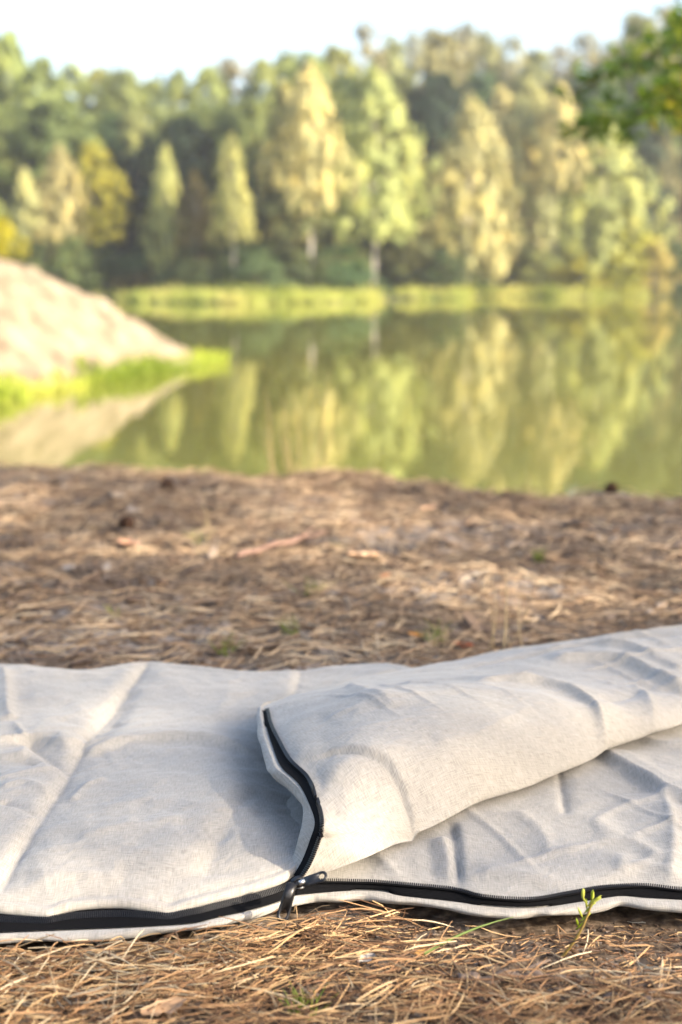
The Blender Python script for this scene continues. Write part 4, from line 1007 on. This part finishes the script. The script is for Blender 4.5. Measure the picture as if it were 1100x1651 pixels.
for px, top in ((268, 112), (300, 104), (372, 92), (660, 40), (742, 34), (908, 60), (1000, 20), (1068, 2), (1030, 30), (200, 98)):
    tree('spruce', px, top, 44, 54, C_SPR, where('pointed dark spruce tip on the skyline above', px), 'spruces on the skyline', .1)
# yellow shrub on top of the sandy bank
sx, sy = -7.95, 34.0; sz = float(mound_z(np.array(sx), np.array(sy)))
root = bpy.data.objects.new('young_shrub', None); COL.objects.link(root); root.location = (sx, sy, sz - .05); root['label'] = 'bright yellow green shrub on top of the sandy bank'; root['category'] = 'shrub'
t = obj('stem', TR['bush'][0], root); t.scale = (.5, .5, .6); c = obj('foliage', CR['bush'][1], root); c.scale = (1.1, 1.1, 1.0); c.color = (0.36, 0.33, 0.03, 1)

# ------------------------------------------------------------------ oaks near the camera, at the right
def oak(loc, label, boughs, leaf_pts, leaf_size, seed, height, r0, tint=None):
    r = np.random.default_rng(seed); root = bpy.data.objects.new('oak_tree', None); COL.objects.link(root); root.location = loc; root['label'] = label; root['category'] = 'tree'
    loc = np.array(loc); s = np.linspace(0, 1, 10)
    pts = np.stack([.15 * np.sin(s * 3), .12 * np.sin(s * 4 + 1), s * height], 1); V, F = tube(pts, r0 * (1.25 - s) ** .8, 10); obj('trunk', mesh('trunk_oak', V, F, M_BARK), root)
    for bpts, br in boughs:
        b = crom(np.array(bpts) - loc, 14); V, F = tube(b, br * np.linspace(1, .2, 14), 7); obj('bough', mesh('bough', V, F, M_BARK), root)
    L = leaf_pts - loc; n = len(L)
    V, F = leaf_quads(L, r.normal(0, 1, (n, 3)) + np.array([0, 0, .9]), leaf_size, r, .55)
    T = np.repeat(r.random(n) * .85 if tint is None else tint, 4)
    obj('leaves', mesh('leaves_oak', V, F, M_NEARLEAF, smooth=False, attrs={'tint': T}), root, kind='stuff')
    return root
# the bough that reaches into the picture, over the water's edge
YB = 7.2
def bp(px, py, d=0): return PD(px, py, YB + d)
r = np.random.default_rng(77); lp = []; lt = []
spine = [[(1500, -40), (1250, 20), (1130, 60), (1060, 88), (990, 115), (925, 150)], [(1130, 60), (1090, 130), (1050, 170), (985, 200), (930, 215)], [(1250, 20), (1150, 60), (1110, 40), (1075, 60)], [(1250, 60), (1160, 120), (1110, 160), (1095, 190)]]
boughs = []
for k_, sp_ in enumerate(spine):
    pts = np.array([bp(a, b_, .3 * k_ * (-1) ** k_) for a, b_ in sp_]); boughs.append((list(pts), .03 if k_ == 0 else .014))
    for q in crom(pts, 60):
        px_frac = q[0] / (q[1] * (1 / F_PX)) + 550
        n_ = 4 if px_frac < 1130 else 6
        lp.append(q + r.normal(0, 1, (n_, 3)) * np.array([.05, .13, .05]))
        lt.append(np.clip(r.beta(2, 2, n_) * .72 + (.3 if k_ == 3 else 0) + (.22 * (r.random(n_) < .2) if k_ == 1 else 0), 0, 1))  # last spine's leaves tinted yellower: backlight put into their colour
for _ in range(50):   # the rest of the crown, off to the right and above
    c = np.array([r.uniform(3.2, 8.5), r.uniform(5.5, 11), r.uniform(2.8, 7.5)]); lp.append(c + r.normal(0, .4, (60, 3))); lt.append(r.random(60) * .8)
boughs.append(([np.array([5.3, 8, 1.0]), np.array([4.4, 7.8, 1.7]), np.array([3.2, 7.4, 1.95]), boughs[0][0][0]], .06))
gz = float(ground_z(np.array(5.6), np.array(8.2)))
oak((5.6, 8.2, gz - .1), 'green oak on the bank at right whose leafy bough hangs into the top right corner', boughs, np.concatenate(lp), 0.043, 5, 7.5, .22, np.concatenate(lt))

# the unseen oak that shades the bag: its crown stands between the sun and the bag
LIT = [  # crown thinned on purpose so sun patches land in these ground polygons, in pixels
    [(-200, 1425), (60, 1418), (200, 1425), (330, 1420), (470, 1385), (530, 1310), (640, 1300), (710, 1318), (705, 1360), (650, 1480), (500, 1490), (-200, 1520)],
    [(170, 1085), (330, 1080), (310, 1150), (230, 1165), (140, 1150)],
    [(-200, 1555), (350, 1548), (640, 1560), (560, 1700), (-200, 1700)],
    [(540, 845), (760, 815), (1150, 850), (1150, 905), (900, 935), (600, 950)],
]
def inside(x, y, poly):
    c = np.zeros(x.shape, bool); j = len(poly) - 1
    for i in range(len(poly)):
        xi, yi = poly[i]; xj, yj = poly[j]
        k = ((yi > y) != (yj > y)) & (x < (xj - xi) * (y - yi) / (yj - yi + 1e-12) + xi); c ^= k; j = i
    return c
r = np.random.default_rng(88)
n = 25000; cen = np.array([7.7, -1.55, 4.35])
pts = r.normal(0, 1, (n, 3)); pts /= np.linalg.norm(pts, axis=1)[:, None]; pts = cen + pts * (r.random((n, 1)) ** (1 / 3)) * np.array([1.5, 2.7, 1.55])
g = pts - SUN[None] * ((pts[:, 2] - 0.04) / SUN[2])[:, None]
lit = np.zeros(n, bool)
for poly in LIT: lit |= inside(g[:, 0], g[:, 1], [tuple(P(a, b_, .04)[:2]) for a, b_ in poly])
mid_d = (g[:, 1] > 1.75) & (noise(g[:, 0] * 2.6 + 40, g[:, 1] * 3.2) > 0.04)
fr = (g[:, 1] < 1.1) & (noise(g[:, 0] * 9 + 11, g[:, 1] * 9) > 0.05)
front_lit = inside(g[:, 0], g[:, 1], [tuple(P(a, b_, .01)[:2]) for a, b_ in LIT[2]])
keep = ~(lit | mid_d | fr)
thin = (r.random(n) < 0.58) & lit & ~mid_d & ~fr & ~front_lit
leak = r.random(n) < 0.03
lp = pts[keep | thin | leak]
ck = cen + np.array([.3, 0, -.5])
boughs = [([np.array([8.2, -1.75, 2.2]), ck + d * .5, ck + d * 1.1 + np.array([0, 0, .3])], .06) for d in (np.array([-.9, 1.4, .3]), np.array([-.8, -1.5, .4]), np.array([.8, 1.3, .5]), np.array([.9, -1.2, .6]))]
oak((8.3, -1.9, float(ground_z(np.array(8.3), np.array(-1.9))) - .1), 'spreading oak that stands off to the right and shades the sleeping bag', boughs, lp, 0.042, 6, 5.4, .2)

# ------------------------------------------------------------------ the air over the lake
hz = bpy.data.materials.new('lake_air'); hz.use_nodes = True; hn = hz.node_tree.nodes; hn.clear()
pv = hn.new('ShaderNodeVolumePrincipled'); pv.inputs['Density'].default_value = 0.00038; pv.inputs['Color'].default_value = (0.96, 0.97, 1.0, 1); pv.inputs['Anisotropy'].default_value = 0.3
ho = hn.new('ShaderNodeOutputMaterial'); hz.node_tree.links.new(pv.outputs[0], ho.inputs['Volume'])
V, F = box((0, 135, 18.0), np.array([235., 0, 0]), np.array([0, 205., 0]), np.array([0, 0, 23.0]))
obj('haze', mesh('haze', V, F, hz, smooth=False), kind='stuff')
